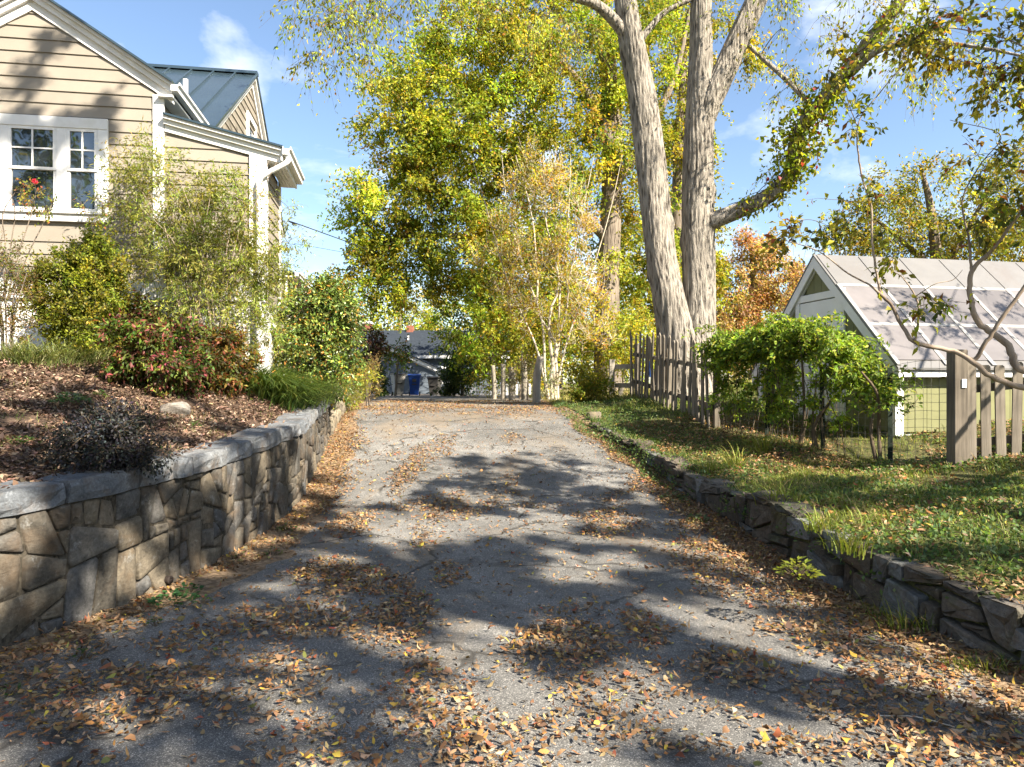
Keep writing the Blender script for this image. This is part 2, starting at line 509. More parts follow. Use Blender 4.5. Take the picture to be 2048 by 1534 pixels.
M['white'] = mat_plain('white paint', (0.66, 0.65, 0.63), 0.5, 0.3, var=0.05, scale=3, dirt=(0.5, 0.48, 0.42))
M['metal_roof'] = mat_plain('dark metal roof', (0.055, 0.085, 0.105), 0.22, 0.6, metal=0.55, var=0.12, scale=1.2)
M['glass'] = mat_glass('window glass')
M['olive'] = mat_plain('olive siding', (0.16, 0.16, 0.078), 0.75, 0.2, var=0.10, scale=4, orand=0.06, bump=0.15)
M['shed_roof'] = mat_plain('pale shed roof', (0.13, 0.125, 0.12), 0.45, 0.4, var=0.10, scale=2.2, dirt=(0.11, 0.095, 0.085))
M['panel'] = mat_plain('weathered panel', (0.115, 0.104, 0.102), 0.4, 0.5, var=0.22, scale=1.6, orand=0.3, dirt=(0.075, 0.062, 0.056))
M['roof_strip'] = mat_plain('worn white strip', (0.25, 0.245, 0.235), 0.5, 0.3, var=0.15, scale=5, dirt=(0.15, 0.135, 0.12))
M['wood'] = mat_wood('grey weathered wood', (0.15, 0.128, 0.10))
M['wood_dark'] = mat_wood('dark post wood', (0.105, 0.088, 0.068))
M['wood_pale'] = mat_wood('pale weathered wood', (0.23, 0.205, 0.165))
M['bark_main'] = mat_bark('ridged grey bark', (0.04, 0.033, 0.027), (0.27, 0.24, 0.20), 19, 3.4, 0.9, 0.08)
M['bark'] = mat_bark('brown bark', (0.05, 0.038, 0.028), (0.19, 0.155, 0.12), 22, 3, 0.8, 0.03)
M['bark_smooth'] = mat_bark('smooth tan bark', (0.13, 0.095, 0.07), (0.30, 0.235, 0.18), 10, 2.0, 0.3, 0.006)
M['bark_pale'] = mat_bark('pale bark', (0.22, 0.19, 0.14), (0.46, 0.40, 0.31), 14, 3, 0.4, 0.01)
M['twig'] = mat_plain('twig', (0.10, 0.075, 0.05), 0.85, 0.1, var=0.25)
M['leaf'] = mat_leaf('leaf', 0.54)
M['leaf_glossy'] = mat_leaf('glossy leaf', 0.22, 0.35, 0.45)
M['leaf_dry'] = mat_leaf('dry leaf', 0.15, 0.7, 0.15, (1.1, 0.9, 0.6))
M['grass'] = mat_leaf('grass blade', 0.3, 0.55, 0.2)
M['wire'] = mat_plain('galvanised wire', (0.16, 0.15, 0.13), 0.5, 0.4, metal=0.4, var=0.2)
M['green_steel'] = mat_plain('green steel', (0.014, 0.02, 0.014), 0.8, 0.1)
M['black'] = mat_plain('black plastic', (0.02, 0.02, 0.021), 0.55, 0.3)
M['asphalt_shingle'] = mat_plain('dark shingles', (0.022, 0.028, 0.036), 0.8, 0.2, var=0.3, scale=7)
M['bluegrey'] = mat_plain('blue grey siding', (0.10, 0.12, 0.145), 0.65, 0.25, orand=0.06)
M['brick'] = mat_plain('red brick', (0.22, 0.085, 0.055), 0.85, 0.2, var=0.25, scale=9)
M['bin_blue'] = mat_plain('blue plastic', (0.012, 0.055, 0.28), 0.45, 0.4, var=0.15)
M['bin_grey'] = mat_plain('faded grey plastic', (0.30, 0.285, 0.265), 0.6, 0.3, var=0.12, dirt=(0.18, 0.17, 0.16))
M['bin_dark'] = mat_plain('dark grey plastic', (0.055, 0.052, 0.048), 0.55, 0.3, var=0.15)
M['blue_tag'] = mat_plain('blue plastic sleeve', (0.02, 0.07, 0.24), 0.45, 0.4)
M['pink'] = mat_plain('pink petal', (0.62, 0.06, 0.12), 0.6, 0.2)
M['rusty'] = mat_plain('rusty iron', (0.03, 0.022, 0.018), 0.8, 0.2)
# ------------------------------------------------------------------ the lie of the land
_ys = np.linspace(-80, 700, 15601)
def smooth_profile(pts, w=0.9):
    a = np.array(pts, float)
    z = np.interp(_ys, a[:, 0], a[:, 1])
    k = max(3, int(w / (_ys[1] - _ys[0])) | 1)
    ker = np.hanning(k + 2)[1:-1]; ker /= ker.sum()
    return np.convolve(np.pad(z, k // 2, mode='edge'), ker, 'valid')
_zd = smooth_profile([(-80, 0), (5.8, 0.0), (8.9, .13), (12.2, .67), (14, .94), (16, 1.07), (20, 1.11), (26, 1.10), (37, 1.02), (60, 0.95), (700, 0.95)], 2.2)
_xl = smooth_profile([(-80, -30), (-6, -8.2), (0, -5.3), (2.3, -4.05), (4.31, -3.14), (5.23, -2.87), (6.28, -2.67), (7.3, -2.60), (8.9, -2.67), (12.2, -3.17), (15.7, -3.75), (26, -5.45), (40, -7.8), (700, -60)], 1.0)
_xr = smooth_profile([(-80, 22), (-6, 6.2), (0, 4.3), (2.5, 3.3), (4.09, 2.95), (5.41, 2.60), (6.9, 2.52), (8.9, 2.36), (11.7, 1.86), (13.0, 1.55), (16, 1.25), (20, 1.1), (26, 0.9), (40, 0.2), (700, -40)], 1.2)
def zd(y): return np.interp(y, _ys, _zd)
def xl(y): return np.interp(y, _ys, _xl)
def xr(y): return np.interp(y, _ys, _xr)
_zl = smooth_profile([(-80, 0.6), (0, 0.85), (4.3, .99), (6.1, 1.05), (8.9, 1.19), (11.6, 1.38), (12.3, 1.43), (12.9, 1.60), (16, 1.62), (22, 1.50), (27, 1.34), (29, 1.2), (700, 1.0)], 0.5)
def zl(y): return np.interp(y, _ys, _zl)                     # top of the left wall's cap
_hr = smooth_profile([(-80, .3), (0, .33), (4.1, .34), (5.6, .45), (7, .42), (8.9, .30), (11.7, .15), (13.5, .06), (16, 0.03), (700, 0.0)], 0.8)
def hr(y): return np.interp(y, _ys, _hr)

def hbed(x, y):
    """Surface of the mulch bed left of the stone wall."""
    d = np.maximum(xl(y) - 0.30 - x, 0)
    g = np.interp(y, [1, 4, 7, 9, 10.5, 13, 16, 30], [.08, .19, .215, .28, .50, .50, .25, .1])
    top = np.interp(y, [0, 6, 9, 11, 14, 18, 30], [1.6, 1.8, 1.93, 1.95, 2.0, 1.9, 1.3]) - (zl(y) - .05) + .03 * d
    r0 = g * d
    rise = np.where(r0 < top, r0, top) - .06 * np.exp(-((r0 - top) / .12) ** 2)
    b = 0.05 * (fbm(x * 1.3, y * 1.3) - 0.5)
    return zl(y) - 0.05 + rise + b * np.minimum(d * 2, 1) * 1.6

def hbank(x, y):
    """Surface of the grassy bank right of the low wall."""
    d = np.maximum(x - xr(y) - 0.12, 0)
    rise = 0.105 * np.minimum(d, 5) + 0.02 * np.maximum(d - 5, 0)
    return zd(y) + hr(y) + rise + 0.16 * (fbm(x * 0.9 + 9, y * 0.9) - 0.5) * np.minimum(d * 1.5, 1) - 0.02

def hall(x, y):
    """Broad ground sheet: runs under the finer sheets and out to the horizon."""
    left = x < xl(y) - 1.0; right = x > xr(y) + 0.9
    z = zd(y) - np.where(y < 24, 0.30, 0.10)
    zb = np.where(y < 30, hbed(x, y) - 0.20, zd(y) + 0.02)
    zk = np.where(y < 24, hbank(x, y) - 0.12, zd(y) + 0.06 + 0.02 * np.minimum(x - xr(y), 10))
    return np.where(left, zb, np.where(right, zk, z)) - np.where((y > 24) & ~left & ~right, -0.06, 0)

def sheet(name, xs_of_y, ys, h, mat, lift=0.0):
    """Grid whose columns run between two edges that vary with y."""
    ny = len(ys); V = []
    for y in ys:
        xs = xs_of_y(y)
        V.append(np.stack([xs, np.full(len(xs), y), h(xs, np.full(len(xs), y)) + lift], 1))
    nx = len(V[0]); V = np.vstack(V)
    i = np.arange(ny * nx).reshape(ny, nx)
    q = np.stack([i[:-1, :-1], i[:-1, 1:], i[1:, 1:], i[1:, :-1]], -1).reshape(-1, 4)
    o = fast_mesh(name, V, [q], mat, None, True)
    o['kind'] = 'structure'
    return o

gx = np.concatenate([np.linspace(-1500, -60, 12), np.linspace(-50, -14, 14), np.linspace(-13, 13, 80), np.linspace(14, 50, 14), np.linspace(60, 1500, 12)])
gy = np.concatenate([np.linspace(-300, -20, 6), np.linspace(-15, 50, 120), np.linspace(55, 200, 16), np.linspace(260, 2500, 10)])
sheet('ground', lambda y: gx, gy, hall, M['ground'])
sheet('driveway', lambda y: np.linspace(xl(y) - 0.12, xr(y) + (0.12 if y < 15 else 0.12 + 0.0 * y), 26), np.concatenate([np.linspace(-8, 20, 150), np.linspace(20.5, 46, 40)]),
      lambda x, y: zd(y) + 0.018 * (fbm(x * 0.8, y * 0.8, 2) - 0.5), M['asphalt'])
sheet('mulch_bed', lambda y: xl(y) - 0.16 - np.concatenate([np.linspace(0, 2.5, 30) ** 1.0, np.linspace(2.6, 9, 40)])[::-1], np.linspace(1.0, 29, 220), hbed, M['mulch'])
sheet('grass_bank', lambda y: xr(y) + 0.10 + np.concatenate([np.linspace(0, 2.5, 26), np.linspace(2.65, 11, 36)]), np.linspace(1.0, 23, 160), hbank, M['bank'])

def hit(px, py, h, y0=2.0, y1=40.0):
    """Where the line of sight through a pixel meets the surface h(x, y)."""
    Y = np.linspace(y0, y1, 4000)
    X = (px - 1024) / F * Y
    Z = HC + (767 - py) / F * Y
    below = Z <= h(X, Y)
    i = int(np.argmax(below)) if below.any() else len(Y) - 1
    return Vector((X[i], Y[i], float(h(X[i:i + 1], Y[i:i + 1])[0])))
def hdrive(x, y): return zd(y)

# ------------------------------------------------------------------ rubble masonry
def clip_half(poly, m, n):
    out = []
    for i in range(len(poly)):
        a = poly[i]; b = poly[(i + 1) % len(poly)]
        da = np.dot(a - m, n); db = np.dot(b - m, n)
        if da <= 0: out.append(a)
        if da * db < 0: out.append(a + (b - a) * (da / (da - db)))
    return out
def split_cells(rng, u0, u1, hgt, amin, amax, tall=1.0, jit=0.16):
    """Irregular coursed rubble: the wall face is split again and again by nearly level or upright joints."""
    out = []; stack = []
    u = u0
    while u < u1 - 1e-6:                              # upright start joints keep the pieces local
        w = min(u1, u + rng.uniform(.9, 1.5))
        if u1 - w < .35: w = u1
        stack.append([np.array(q, float) for q in ((u, 0), (w, 0), (w, hgt), (u, hgt))]); u = w
    while stack:
        p = stack.pop(); q = np.array(p)
        x, y = q[:, 0], q[:, 1]
        area = .5 * abs(np.dot(x, np.roll(y, -1)) - np.dot(y, np.roll(x, -1)))
        lim = np.exp(rng.uniform(np.log(amin), np.log(amax)))
        if area < lim or len(p) < 3:
            out.append(q); continue
        w, h = np.ptp(x), np.ptp(y)
        c = q.mean(0) + rng.uniform(-.22, .22, 2) * np.array([w, h])
        level = h * tall > w * rng.uniform(.55, 1.15)
        ang = rng.normal(0, jit) + (np.pi / 2 if level else 0)
        n = np.array([np.cos(ang), np.sin(ang)])
        a, b = clip_half(p, c, n), clip_half(p, c, -n)
        if len(a) < 3 or len(b) < 3: out.append(q); continue
        stack += [a, b]
    return out
def inset(q, j):
    q = np.array(q); s = .5 * (np.dot(q[:, 0], np.roll(q[:, 1], -1)) - np.dot(q[:, 1], np.roll(q[:, 0], -1)))
    if s < 0: q = q[::-1]
    p = [v for v in q]
    for i in range(len(q)):
        a, b = q[i], q[(i + 1) % len(q)]; d = b - a; L = np.hypot(*d)
        if L < 1e-5: continue
        n = np.array([d[1], -d[0]]) / L
        p = clip_half(p, a - n * j, n)
        if len(p) < 3: return None
    return np.array(p)

class Path:
    def __init__(s, xf, y0, y1, side):
        s.y = np.linspace(y0, y1, 1500); s.x = xf(s.y)
        s.u = np.concatenate([[0], np.cumsum(np.hypot(np.diff(s.x), np.diff(s.y)))])
        tx = np.gradient(s.x, s.u); ty = np.gradient(s.y, s.u)
        s.nx, s.ny = (ty * side, -tx * side)
        s.px = 1024 + F * s.x / np.maximum(s.y, .3)
    def at(s, u):
        return np.interp(u, s.u, s.x), np.interp(u, s.u, s.y), np.interp(u, s.u, s.nx), np.interp(u, s.u, s.ny)
    def u_of_y(s, y): return np.interp(y, s.y, s.u)

def stone_piece(name, path, cell, vref, vtop, z0, mat, parent, rng, joint=0.014, proud=(0.015, 0.05), back=0.10, rough=0.012, rnd=0.10, flat=False):
    q = inset(cell, joint * rng.uniform(.7, 1.3))
    if q is None or np.ptp(q[:, 0]) < .025 or np.ptp(q[:, 1]) < .025: return None
    q = np.stack([q[:, 0], q[:, 1] / vref * np.array([vtop(a) for a in q[:, 0]])], 1)
    c = q.mean(0)
    # rounded corners
    out = []
    for i in range(len(q)):
        a, b = q[i], q[(i + 1) % len(q)]
        t = rnd * (0.6 + 0.8 * rng.random())
        out += [a + (b - a) * t, a + (b - a) * (1 - t)]
    q = np.array(out); q = q + rng.normal(0, rough * 0.35, q.shape)
    n = len(q); pr = rng.uniform(*proud); tilt = rng.normal(0, 0.05, 2)
    V = []
    def put(p, dep):
        x, y, nx, ny = path.at(p[0])
        V.append((x + nx * dep, y + ny * dep, z0(p[0]) + p[1]))
    for p in q: put(p, -back)
    for p in q: put(p, pr - 0.010 + np.dot(tilt, p - c) + rng.normal(0, rough * 0.3))
    for p in q: put(c + (p - c) * 0.93, pr + np.dot(tilt, p - c) + rng.normal(0, rough * 0.5))
    for p in q: put(c + (p - c) * 0.45, pr + np.dot(tilt, p - c) * .6 + rng.normal(0.004, rough))
    put(c, pr + rng.normal(0.006, rough))
    f = []
    for k in range(3):
        for i in range(n):
            j = (i + 1) % n
            f.append((k * n + i, k * n + j, (k + 1) * n + j, (k + 1) * n + i))
    for i in range(n):
        f.append((3 * n + i, 3 * n + (i + 1) % n, 4 * n))
    return mesh(name, V, f, mat, parent, not flat)

def wall_core(name, path, u0, u1, ztop, z0, depth_front, depth_back, mat, parent, n=140):
    V = []
    for u in np.linspace(u0, u1, n):
        x, y, nx, ny = path.at(u)
        a, b = z0(u) - 0.12, ztop(u)
        for dep, z in ((depth_front, a), (depth_front, b), (-depth_back, b), (-depth_back, a)):
            V.append((x + nx * dep, y + ny * dep, z))
    f = []
    for i in range(n - 1):
        for k in range(4):
            f.append((i * 4 + k, i * 4 + (k + 1) % 4, (i + 1) * 4 + (k + 1) % 4, (i + 1) * 4 + k))
    f += [(0, 1, 2, 3), tuple((n - 1) * 4 + k for k in (3, 2, 1, 0))]
    return mesh(name, V, f, mat, parent, False)

def rough_block(name, path, u0, u1, zb, zt, dfront, dback, mat, parent, rng, amp=0.012, nu=4):
    """A rock-faced block laid along the wall: a box grid with an uneven face."""
    nu1 = nu + 1
    V = []
    prof = [(-dback, 0), (dfront - 0.006, 0.0), (dfront + 0.004, 0.3), (dfront + 0.002, 0.7), (dfront - 0.008, 0.93), (dfront - 0.03, 1.0), (dfront - 0.14, 1.0), (-dback, 1.0)]
    k = len(prof)
    for i in range(nu1):
        t = i / nu
        u = u0 + (u1 - u0) * t
        x, y, nx, ny = path.at(u)
        end = 0.026 if i in (0, nu) else 0.0
        for (dep, h) in prof:
            a = rng.normal(0, amp) - end * (1 if dep > 0 else 0)
            z = zb(u) + (zt(u) - zb(u)) * h + (rng.normal(0, amp * 0.6) if 0 < h else 0) - (end * .5 if h == 1.0 else 0)
            V.append((x + nx * (dep + a), y + ny * (dep + a), z))
    f = []
    for i in range(nu):
        for j in range(k):
            f.append((i * k + j, i * k + (j + 1) % k, (i + 1) * k + (j + 1) % k, (i + 1) * k + j))
    f += [tuple(range(k)), tuple(nu * k + j for j in range(k))[::-1]]
    return mesh(name, V, f, mat, parent, False)

# left retaining wall --------------------------------------------------------
rng = np.random.default_rng(11)
pl = Path(xl, 1.2, 28.5, 1)
lw = thing('stone_retaining_wall', 'tall mortared fieldstone retaining wall with grey cap stones along the mulch bed', 'wall', (0, 0, 0))
CAPH = 0.165
uy = lambda u: np.interp(u, pl.u, pl.y)
UJ = float(pl.u_of_y(12.55))                       # the capped stretch ends here, upright slabs follow
z0l = lambda u: float(zd(uy(u))) - 0.03
ztl = lambda u: float(zl(uy(u)))
vt_near = lambda u: ztl(u) - CAPH - z0l(u)
vt_far = lambda u: ztl(u) - z0l(u)
wall_core('mortar', pl, 0, UJ, lambda u: ztl(u) - CAPH, z0l, 0.0, 0.28, M['mortar'], lw, 120)
wall_core('mortar', pl, UJ, pl.u[-1], lambda u: ztl(u) - 0.03, z0l, 0.0, 0.25, M['mortar'], lw, 90)
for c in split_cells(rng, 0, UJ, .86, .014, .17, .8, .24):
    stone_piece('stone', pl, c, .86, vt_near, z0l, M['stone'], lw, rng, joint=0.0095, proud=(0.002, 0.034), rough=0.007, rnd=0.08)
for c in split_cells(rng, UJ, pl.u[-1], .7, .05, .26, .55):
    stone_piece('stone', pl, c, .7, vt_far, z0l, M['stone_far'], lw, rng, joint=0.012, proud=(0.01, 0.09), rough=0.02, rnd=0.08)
# cap stones: the joints nearest the camera are where the photograph shows them
joints = [pl.u[int(np.argmin(np.where(pl.y > 2.5, np.abs(pl.px - px), 1e9) + np.where(pl.y > 9.6, 1e3, 0)))] for px in (-130, -20, 128, 275, 342, 378, 447, 504, 560)]
u = joints[0]
while u > 0.1: u -= rng.uniform(.3, .5); joints.insert(0, max(u, 0))
u = joints[-1]
while u < UJ - 0.5: u += rng.uniform(.22, .46); joints.append(u)
joints[-1] = UJ - 0.02
for a, b in zip(joints[:-1], joints[1:]):
    if b - a < 0.05: continue
    dz = rng.normal(0, 0.012)
    rough_block('cap_stone', pl, a + 0.010, b - 0.010, lambda u: ztl(u) - CAPH + 0.004, lambda u: ztl(u) + dz, 0.055 + rng.normal(0, .012), 0.30, M['cap'], lw, rng, 0.009)
u = UJ + 0.02
while u < pl.u[-1] - 0.4:                          # loose flat slabs on the upright part
    b = u + rng.uniform(.35, .7)
    if rng.random() < 0.8:
        rough_block('cap_stone', pl, u, b - 0.02, lambda q: ztl(q) - 0.025, lambda q: ztl(q) + 0.05, 0.05 + rng.normal(0, .03), 0.28, M['stone_far'], lw, rng, 0.018)
    u = b
# clay drain pipe poking out low in the wall
i = int(np.argmin(np.where(pl.y > 2.5, np.abs(pl.px - 328), 1e9) + np.where(pl.y > 9.6, 1e3, 0)))
x, y, nx, ny = pl.x[i], pl.y[i], pl.nx[i], pl.ny[i]
dp = Tubes(); zz = HC + (767 - 1159) / F * y
dirn = np.array([nx, ny, 0]); c0 = np.array([x, y, zz])
dp.add(np.array([c0 - dirn * .1, c0 + dirn * .05, c0 + dirn * .062, c0 + dirn * .062, c0 - dirn * .08]), [.032, .032, .032, .025, .025], 16)
dp.build('drain_pipe', M['rusty'], lw)

# low right wall -------------------------------------------------------------
rng = np.random.default_rng(23)
pr_ = Path(xr, 1.2, 13.4, -1)
rw = thing('low_stone_wall', 'low dry stacked dark stone wall holding the grassy bank', 'wall')
uyr = lambda u: np.interp(u, pr_.u, pr_.y)
z0r = lambda u: float(zd(uyr(u))) - 0.04
vtr = lambda u: float(hr(uyr(u))) + 0.05
wall_core('earth_core', pr_, 0, pr_.u[-1], lambda u: z0r(u) + vtr(u) - 0.03, z0r, -0.03, 0.20, M['bank'], rw, 90)
for c in split_cells(rng, 0, pr_.u[-1], .40, .03, .20, 1.6, .16):
    stone_piece('stone', pr_, c, .40, vtr, z0r, M['stone_right'], rw, rng, joint=0.012, proud=(-.01, 0.07), rough=0.012, back=0.14, rnd=0.08, flat=True)
uu = 0.1
while uu < pr_.u[-1] - .6:                         # thin overhanging slabs on top
    b = uu + rng.uniform(.35, .8)
    if rng.random() < .45 and vtr(uu) > .2:
        th = rng.uniform(.03, .07)
        rough_block('top_slab', pr_, uu, b - .02, lambda q: z0r(q) + vtr(q) - .01, lambda q: z0r(q) + vtr(q) - .01 + th, 0.05 + rng.normal(0, .03), 0.24, M['stone_right'], rw, rng, 0.014, 5)
    uu = b
# ------------------------------------------------------------------ the gabled house on the left
HANG = math.atan2(0.163, 0.987)
house = thing('gabled_house', 'tan lap sided house with white trim and dark metal roof above the mulch bed', 'house', (-3.84, 11.0, 0), HANG)
SI, WH = M['siding'], M['white']

def board_front(s0b, s1b, s0t, s1t, zb, zt, d=0.0, parent=None, mat=None):
    """One lap board on a wall that faces -d; its lower edge stands proud."""
    V = [(s0b, d + .012, zb), (s1b, d + .012, zb), (s1b, d - .026, zb), (s0b, d - .026, zb),
         (s0t, d + .012, zt), (s1t, d + .012, zt), (s1t, d - .006, zt), (s0t, d - .006, zt)]
    return mesh('siding_board', V, [(0, 1, 2, 3), (7, 6, 5, 4), (3, 2, 6, 7), (1, 0, 4, 5), (2, 1, 5, 6), (0, 3, 7, 4)], mat or SI, parent or house)
def board_side(d0b, d1b, d0t, d1t, zb, zt, s, parent=None, mat=None):
    """One lap board on a wall that faces +s."""
    V = [(s - .012, d0b, zb), (s - .012, d1b, zb), (s + .026, d1b, zb), (s + .026, d0b, zb),
         (s - .012, d0t, zt), (s - .012, d1t, zt), (s + .006, d1t, zt), (s + .006, d0t, zt)]
    return mesh('siding_board', V, [(3, 2, 1, 0), (4, 5, 6, 7), (7, 6, 2, 3), (0, 1, 5, 4), (1, 2, 6, 5), (3, 0, 4, 7)], mat or SI, parent or house)

EXPO = 0.186
Z_BAND = 3.19
SL, SA, SR = -5.003, -3.258, -1.513          # main gable: left corner, apex, right corner
zin = lambda s: 7.14 - 0.642 * abs(s - SA)   # underside of the rake trim
# masonry base, bodies behind the boards
box('foundation', SL + .02, -0.02, 0.02, 1.38, 1.0, Z_BAND - .27, WH, house)
box('foundation', SL + .02, -1.24, 1.39, 12.0, 1.0, Z_BAND - .27, WH, house)
box('water_table_board', SL, 0.02, -0.035, 0.02, Z_BAND - .28, Z_BAND, WH, house)
prism('wall', [(SL + .01, Z_BAND - .27), (SR - .01, Z_BAND - .27), (SR - .01, zin(SR)), (SA, zin(SA)), (SL + .01, zin(SL))], 'y', 0.013, 6.0, SI, house)
zex = lambda s: 5.70 - .235 * (s + 1.45)      # top of the lean-to roof over the extension
prism('wall', [(SR, Z_BAND - .27), (-.012, Z_BAND - .27), (-.012, zex(-.012) - .2), (SR, zex(SR) - .2)], 'y', 0.013, 1.39, SI, house)
# window opening (triple double-hung unit centred under the gable)
WZ0, WZ1 = 2.395 + 1.65, 3.94 + 1.65
WS0, WS1 = SA - (SA - -2.226) * -1 * 1 - 0.0, -2.226
WS0 = 2 * SA - WS1
z = Z_BAND
while z < 7.1:
    zt = min(z + EXPO + .012, 7.14)
    def lim(zz):
        h = (7.14 - zz) / 0.642
        return max(SL, SA - h), min(SR, SA + h)
    l0, r0 = lim(z); l1, r1 = lim(zt)
    if r0 - l0 < .08: break
    if zt > WZ0 and z < WZ1:
        board_front(l0, WS0, l1, WS0, z, zt); board_front(WS1, r0, WS1, r1, z, zt)
    else:
        board_front(l0, r0, l1, max(r1, l1 + .01), z, zt)
    z += EXPO
z = Z_BAND
while z < 5.5:
    zt = z + EXPO + .012
    # extension front: right ends stop at the corner board, top is cut by the lean-to rake
    sb = min(-.0, (5.70 - .235 - z) / .235 - 1.45); st = min(-.0, (5.70 - .235 - zt) / .235 - 1.45)
    if sb < SR + .1: break
    board_front(SR, sb, SR, max(st, SR + .02), z, zt, 0.0)
    if zt < zex(0) - .16: board_side(0.0, 1.4, 0.0, 1.4, z, zt, 0.0)
    z += EXPO
# corner boards
box('corner_board', SR - .085, SR + .07, -.05, 0.0, Z_BAND - .0, zin(SR) - .02, WH, house)
box('corner_board', -.21, .045, -.05, -.0, Z_BAND - .0, zex(-.1) - .225, WH, house)
box('corner_board', .001, .045, 0.0, .10, Z_BAND, zex(0) - .22, WH, house)
box('corner_board', .0, .04, 1.34, 1.42, Z_BAND - .28, zex(0) - .2, WH, house)
# rake trim in three stepped boards and the roof over it
def rake(sA, zA, sB, zB, offs, name='rake_board', parent=house, axis='y', base=0.0, sgn=-1):
    for (o0, o1, dep) in offs:
        poly = [(sA, zA + o0), (sB, zB + o0), (sB, zB + o1), (sA, zA + o1)]
        if sgn < 0: prism(name, poly, axis, base - dep, base + .02, WH, parent)
        else: prism(name, poly, axis, base - .02, base + dep, WH, parent)
steps = [(0.0, .135, .045), (.135, .225, .10), (.225, .275, .15)]
OV = 0.20
rake(SA, zin(SA), SR + OV, zin(SR + OV), steps)
rake(SL - OV, zin(SL - OV), SA, zin(SA), steps)
def slope_slab(name, pts_bottom, thick, mat, parent):
    V = [tuple(p) for p in pts_bottom] + [(p[0], p[1], p[2] + thick) for p in pts_bottom]
    n = len(pts_bottom)
    f = [tuple(range(n))[::-1], tuple(range(n, 2 * n))] + [(i, (i + 1) % n, n + (i + 1) % n, n + i) for i in range(n)]
    return mesh(name, V, f, mat, parent)
MR = M['metal_roof']
for sgn in (1, -1):
    e = SA + sgn * (SR - SA + OV + .03)
    ze = zin(e) + .277
    pts = [(SA, -.2, zin(SA) + .277), (e, -.2, ze), (e, 4.6, ze), (SA, 4.6, zin(SA) + .277)]
    if sgn < 0: pts = pts[::-1]
    slope_slab('roof', pts, .035, MR, house)
# soffit + gutter of the main gable's right eave
box('soffit', SR, SR + OV + .02, -.14, 3.2, zin(SR + OV) + .06, zin(SR + OV) + .09, WH, house)
def gutter(s0, d0, d1, ztop, parent=house, w=.13, h=.12):
    poly = [(s0, ztop - h), (s0 + w * .7, ztop - h), (s0 + w * .78, ztop - h * .45), (s0 + w, ztop - h * .3), (s0 + w, ztop), (s0 + w - .012, ztop), (s0 + w - .02, ztop - .03), (s0 + .01, ztop - .03), (s0 + .01, ztop), (s0, ztop)]
    return prism('gutter', poly, 'y', d0, d1, WH, parent)
gutter(SR + OV, -.16, 2.6, zin(SR + OV) + .27)
# lean-to rake, roof, eave and gutter
SE = .27
rake(SR + .08, zex(SR + .08) - .235, SE, zex(SE) - .235, [(0.0, .10, .05), (.10, .17, .10), (.17, .215, .15)])
slope_slab('roof', [(SR + .09, -.18, zex(SR + .09) - .018), (SE + .03, -.18, zex(SE + .03) - .018), (SE + .03, 1.5, zex(SE + .03) - .018), (SR + .09, 1.5, zex(SR + .09) - .018)], .03, MR, house)
for k in range(5):                                   # soffit boards under the eave
    box('soffit_board', .04 + k * .052, .04 + (k + 1) * .052 - .006, -.02, 1.46, zex(SE) - .205, zex(SE) - .19, WH, house)
box('fascia', SE + .0, SE + .025, -.14, 1.5, zex(SE) - .215, zex(SE) - .03, WH, house)
box('eave_return', .05, SE + .02, 1.46, 1.5, zex(SE) - .2, zex(SE) - .06, WH, house)
gutter(SE + .026, -.17, 1.52, zex(SE) - .01)
t = Tubes()
pts = catmull([(SE + .09, -.10, zex(SE) - .12), (SE + .08, -.11, zex(SE) - .24), (.06, -.10, zex(SE) - .42), (-.06, -.09, zex(SE) - .55), (-.065, -.09, zex(SE) - .9), (-.065, -.09, 2.0)], 30)
t.add(pts, np.full(30, .042), 8)
t.build('downspout', WH, house)
# the triple window
win = bpy.data.objects.new('window', None); link(win, house)
TR = .145
box('casing', WS0, WS1, -.06, 0.0, WZ1 - .16, WZ1, WH, win, .006)
box('casing', WS0, WS0 + TR, -.055, 0.0, WZ0 + .13, WZ1 - .16, WH, win, .006)
box('casing', WS1 - TR, WS1, -.055, 0.0, WZ0 + .13, WZ1 - .16, WH, win, .006)
box('sill', WS0 - .02, WS1 + .02, -.085, 0.0, WZ0 + .11, WZ0 + .16, WH, win, .008)
box('casing', WS0, WS1, -.05, 0.0, WZ0, WZ0 + .11, WH, win, .006)
a0, a1 = WS0 + TR, WS1 - TR
side = 0.42
mull = .145
units = [(a0, a0 + side), (a0 + side + mull, a1 - side - mull), (a1 - side, a1)]
for k in (0, 1):
    x0 = a0 + side if k == 0 else a1 - side - mull
    box('mullion', x0, x0 + mull, -.05, 0.01, WZ0 + .16, WZ1 - .16, WH, win, .006)
zb, zt_ = WZ0 + .16, WZ1 - .16
zm = (zb + zt_) / 2
for (u0, u1) in units:
    sf = .042
    for (q0, q1, dd) in ((zm - .02, zt_, -.028), (zb, zm + .02, -.012)):
        box('sash_rail', u0, u1, dd - .02, dd + .02, q1 - sf, q1, WH, win)
        box('sash_rail', u0, u1, dd - .02, dd + .02, q0, q0 + sf, WH, win)
        box('sash_stile', u0, u0 + sf, dd - .02, dd + .02, q0 + sf, q1 - sf, WH, win)
        box('sash_stile', u1 - sf, u1, dd - .02, dd + .02, q0 + sf, q1 - sf, WH, win)
        box('pane', u0 + sf, u1 - sf, dd + .0, dd + .006, q0 + sf, q1 - sf, M['glass'], win)
    um = (u0 + u1) / 2
    box('muntin', um - .011, um + .011, -.042, -.0285, zm + .02, zt_ - sf, WH, win)
    zq = (zm + zt_) / 2 - .01
    box('muntin', u0 + sf, u1 - sf, -.044, -.0287, zq - .011, zq + .011, WH, win)
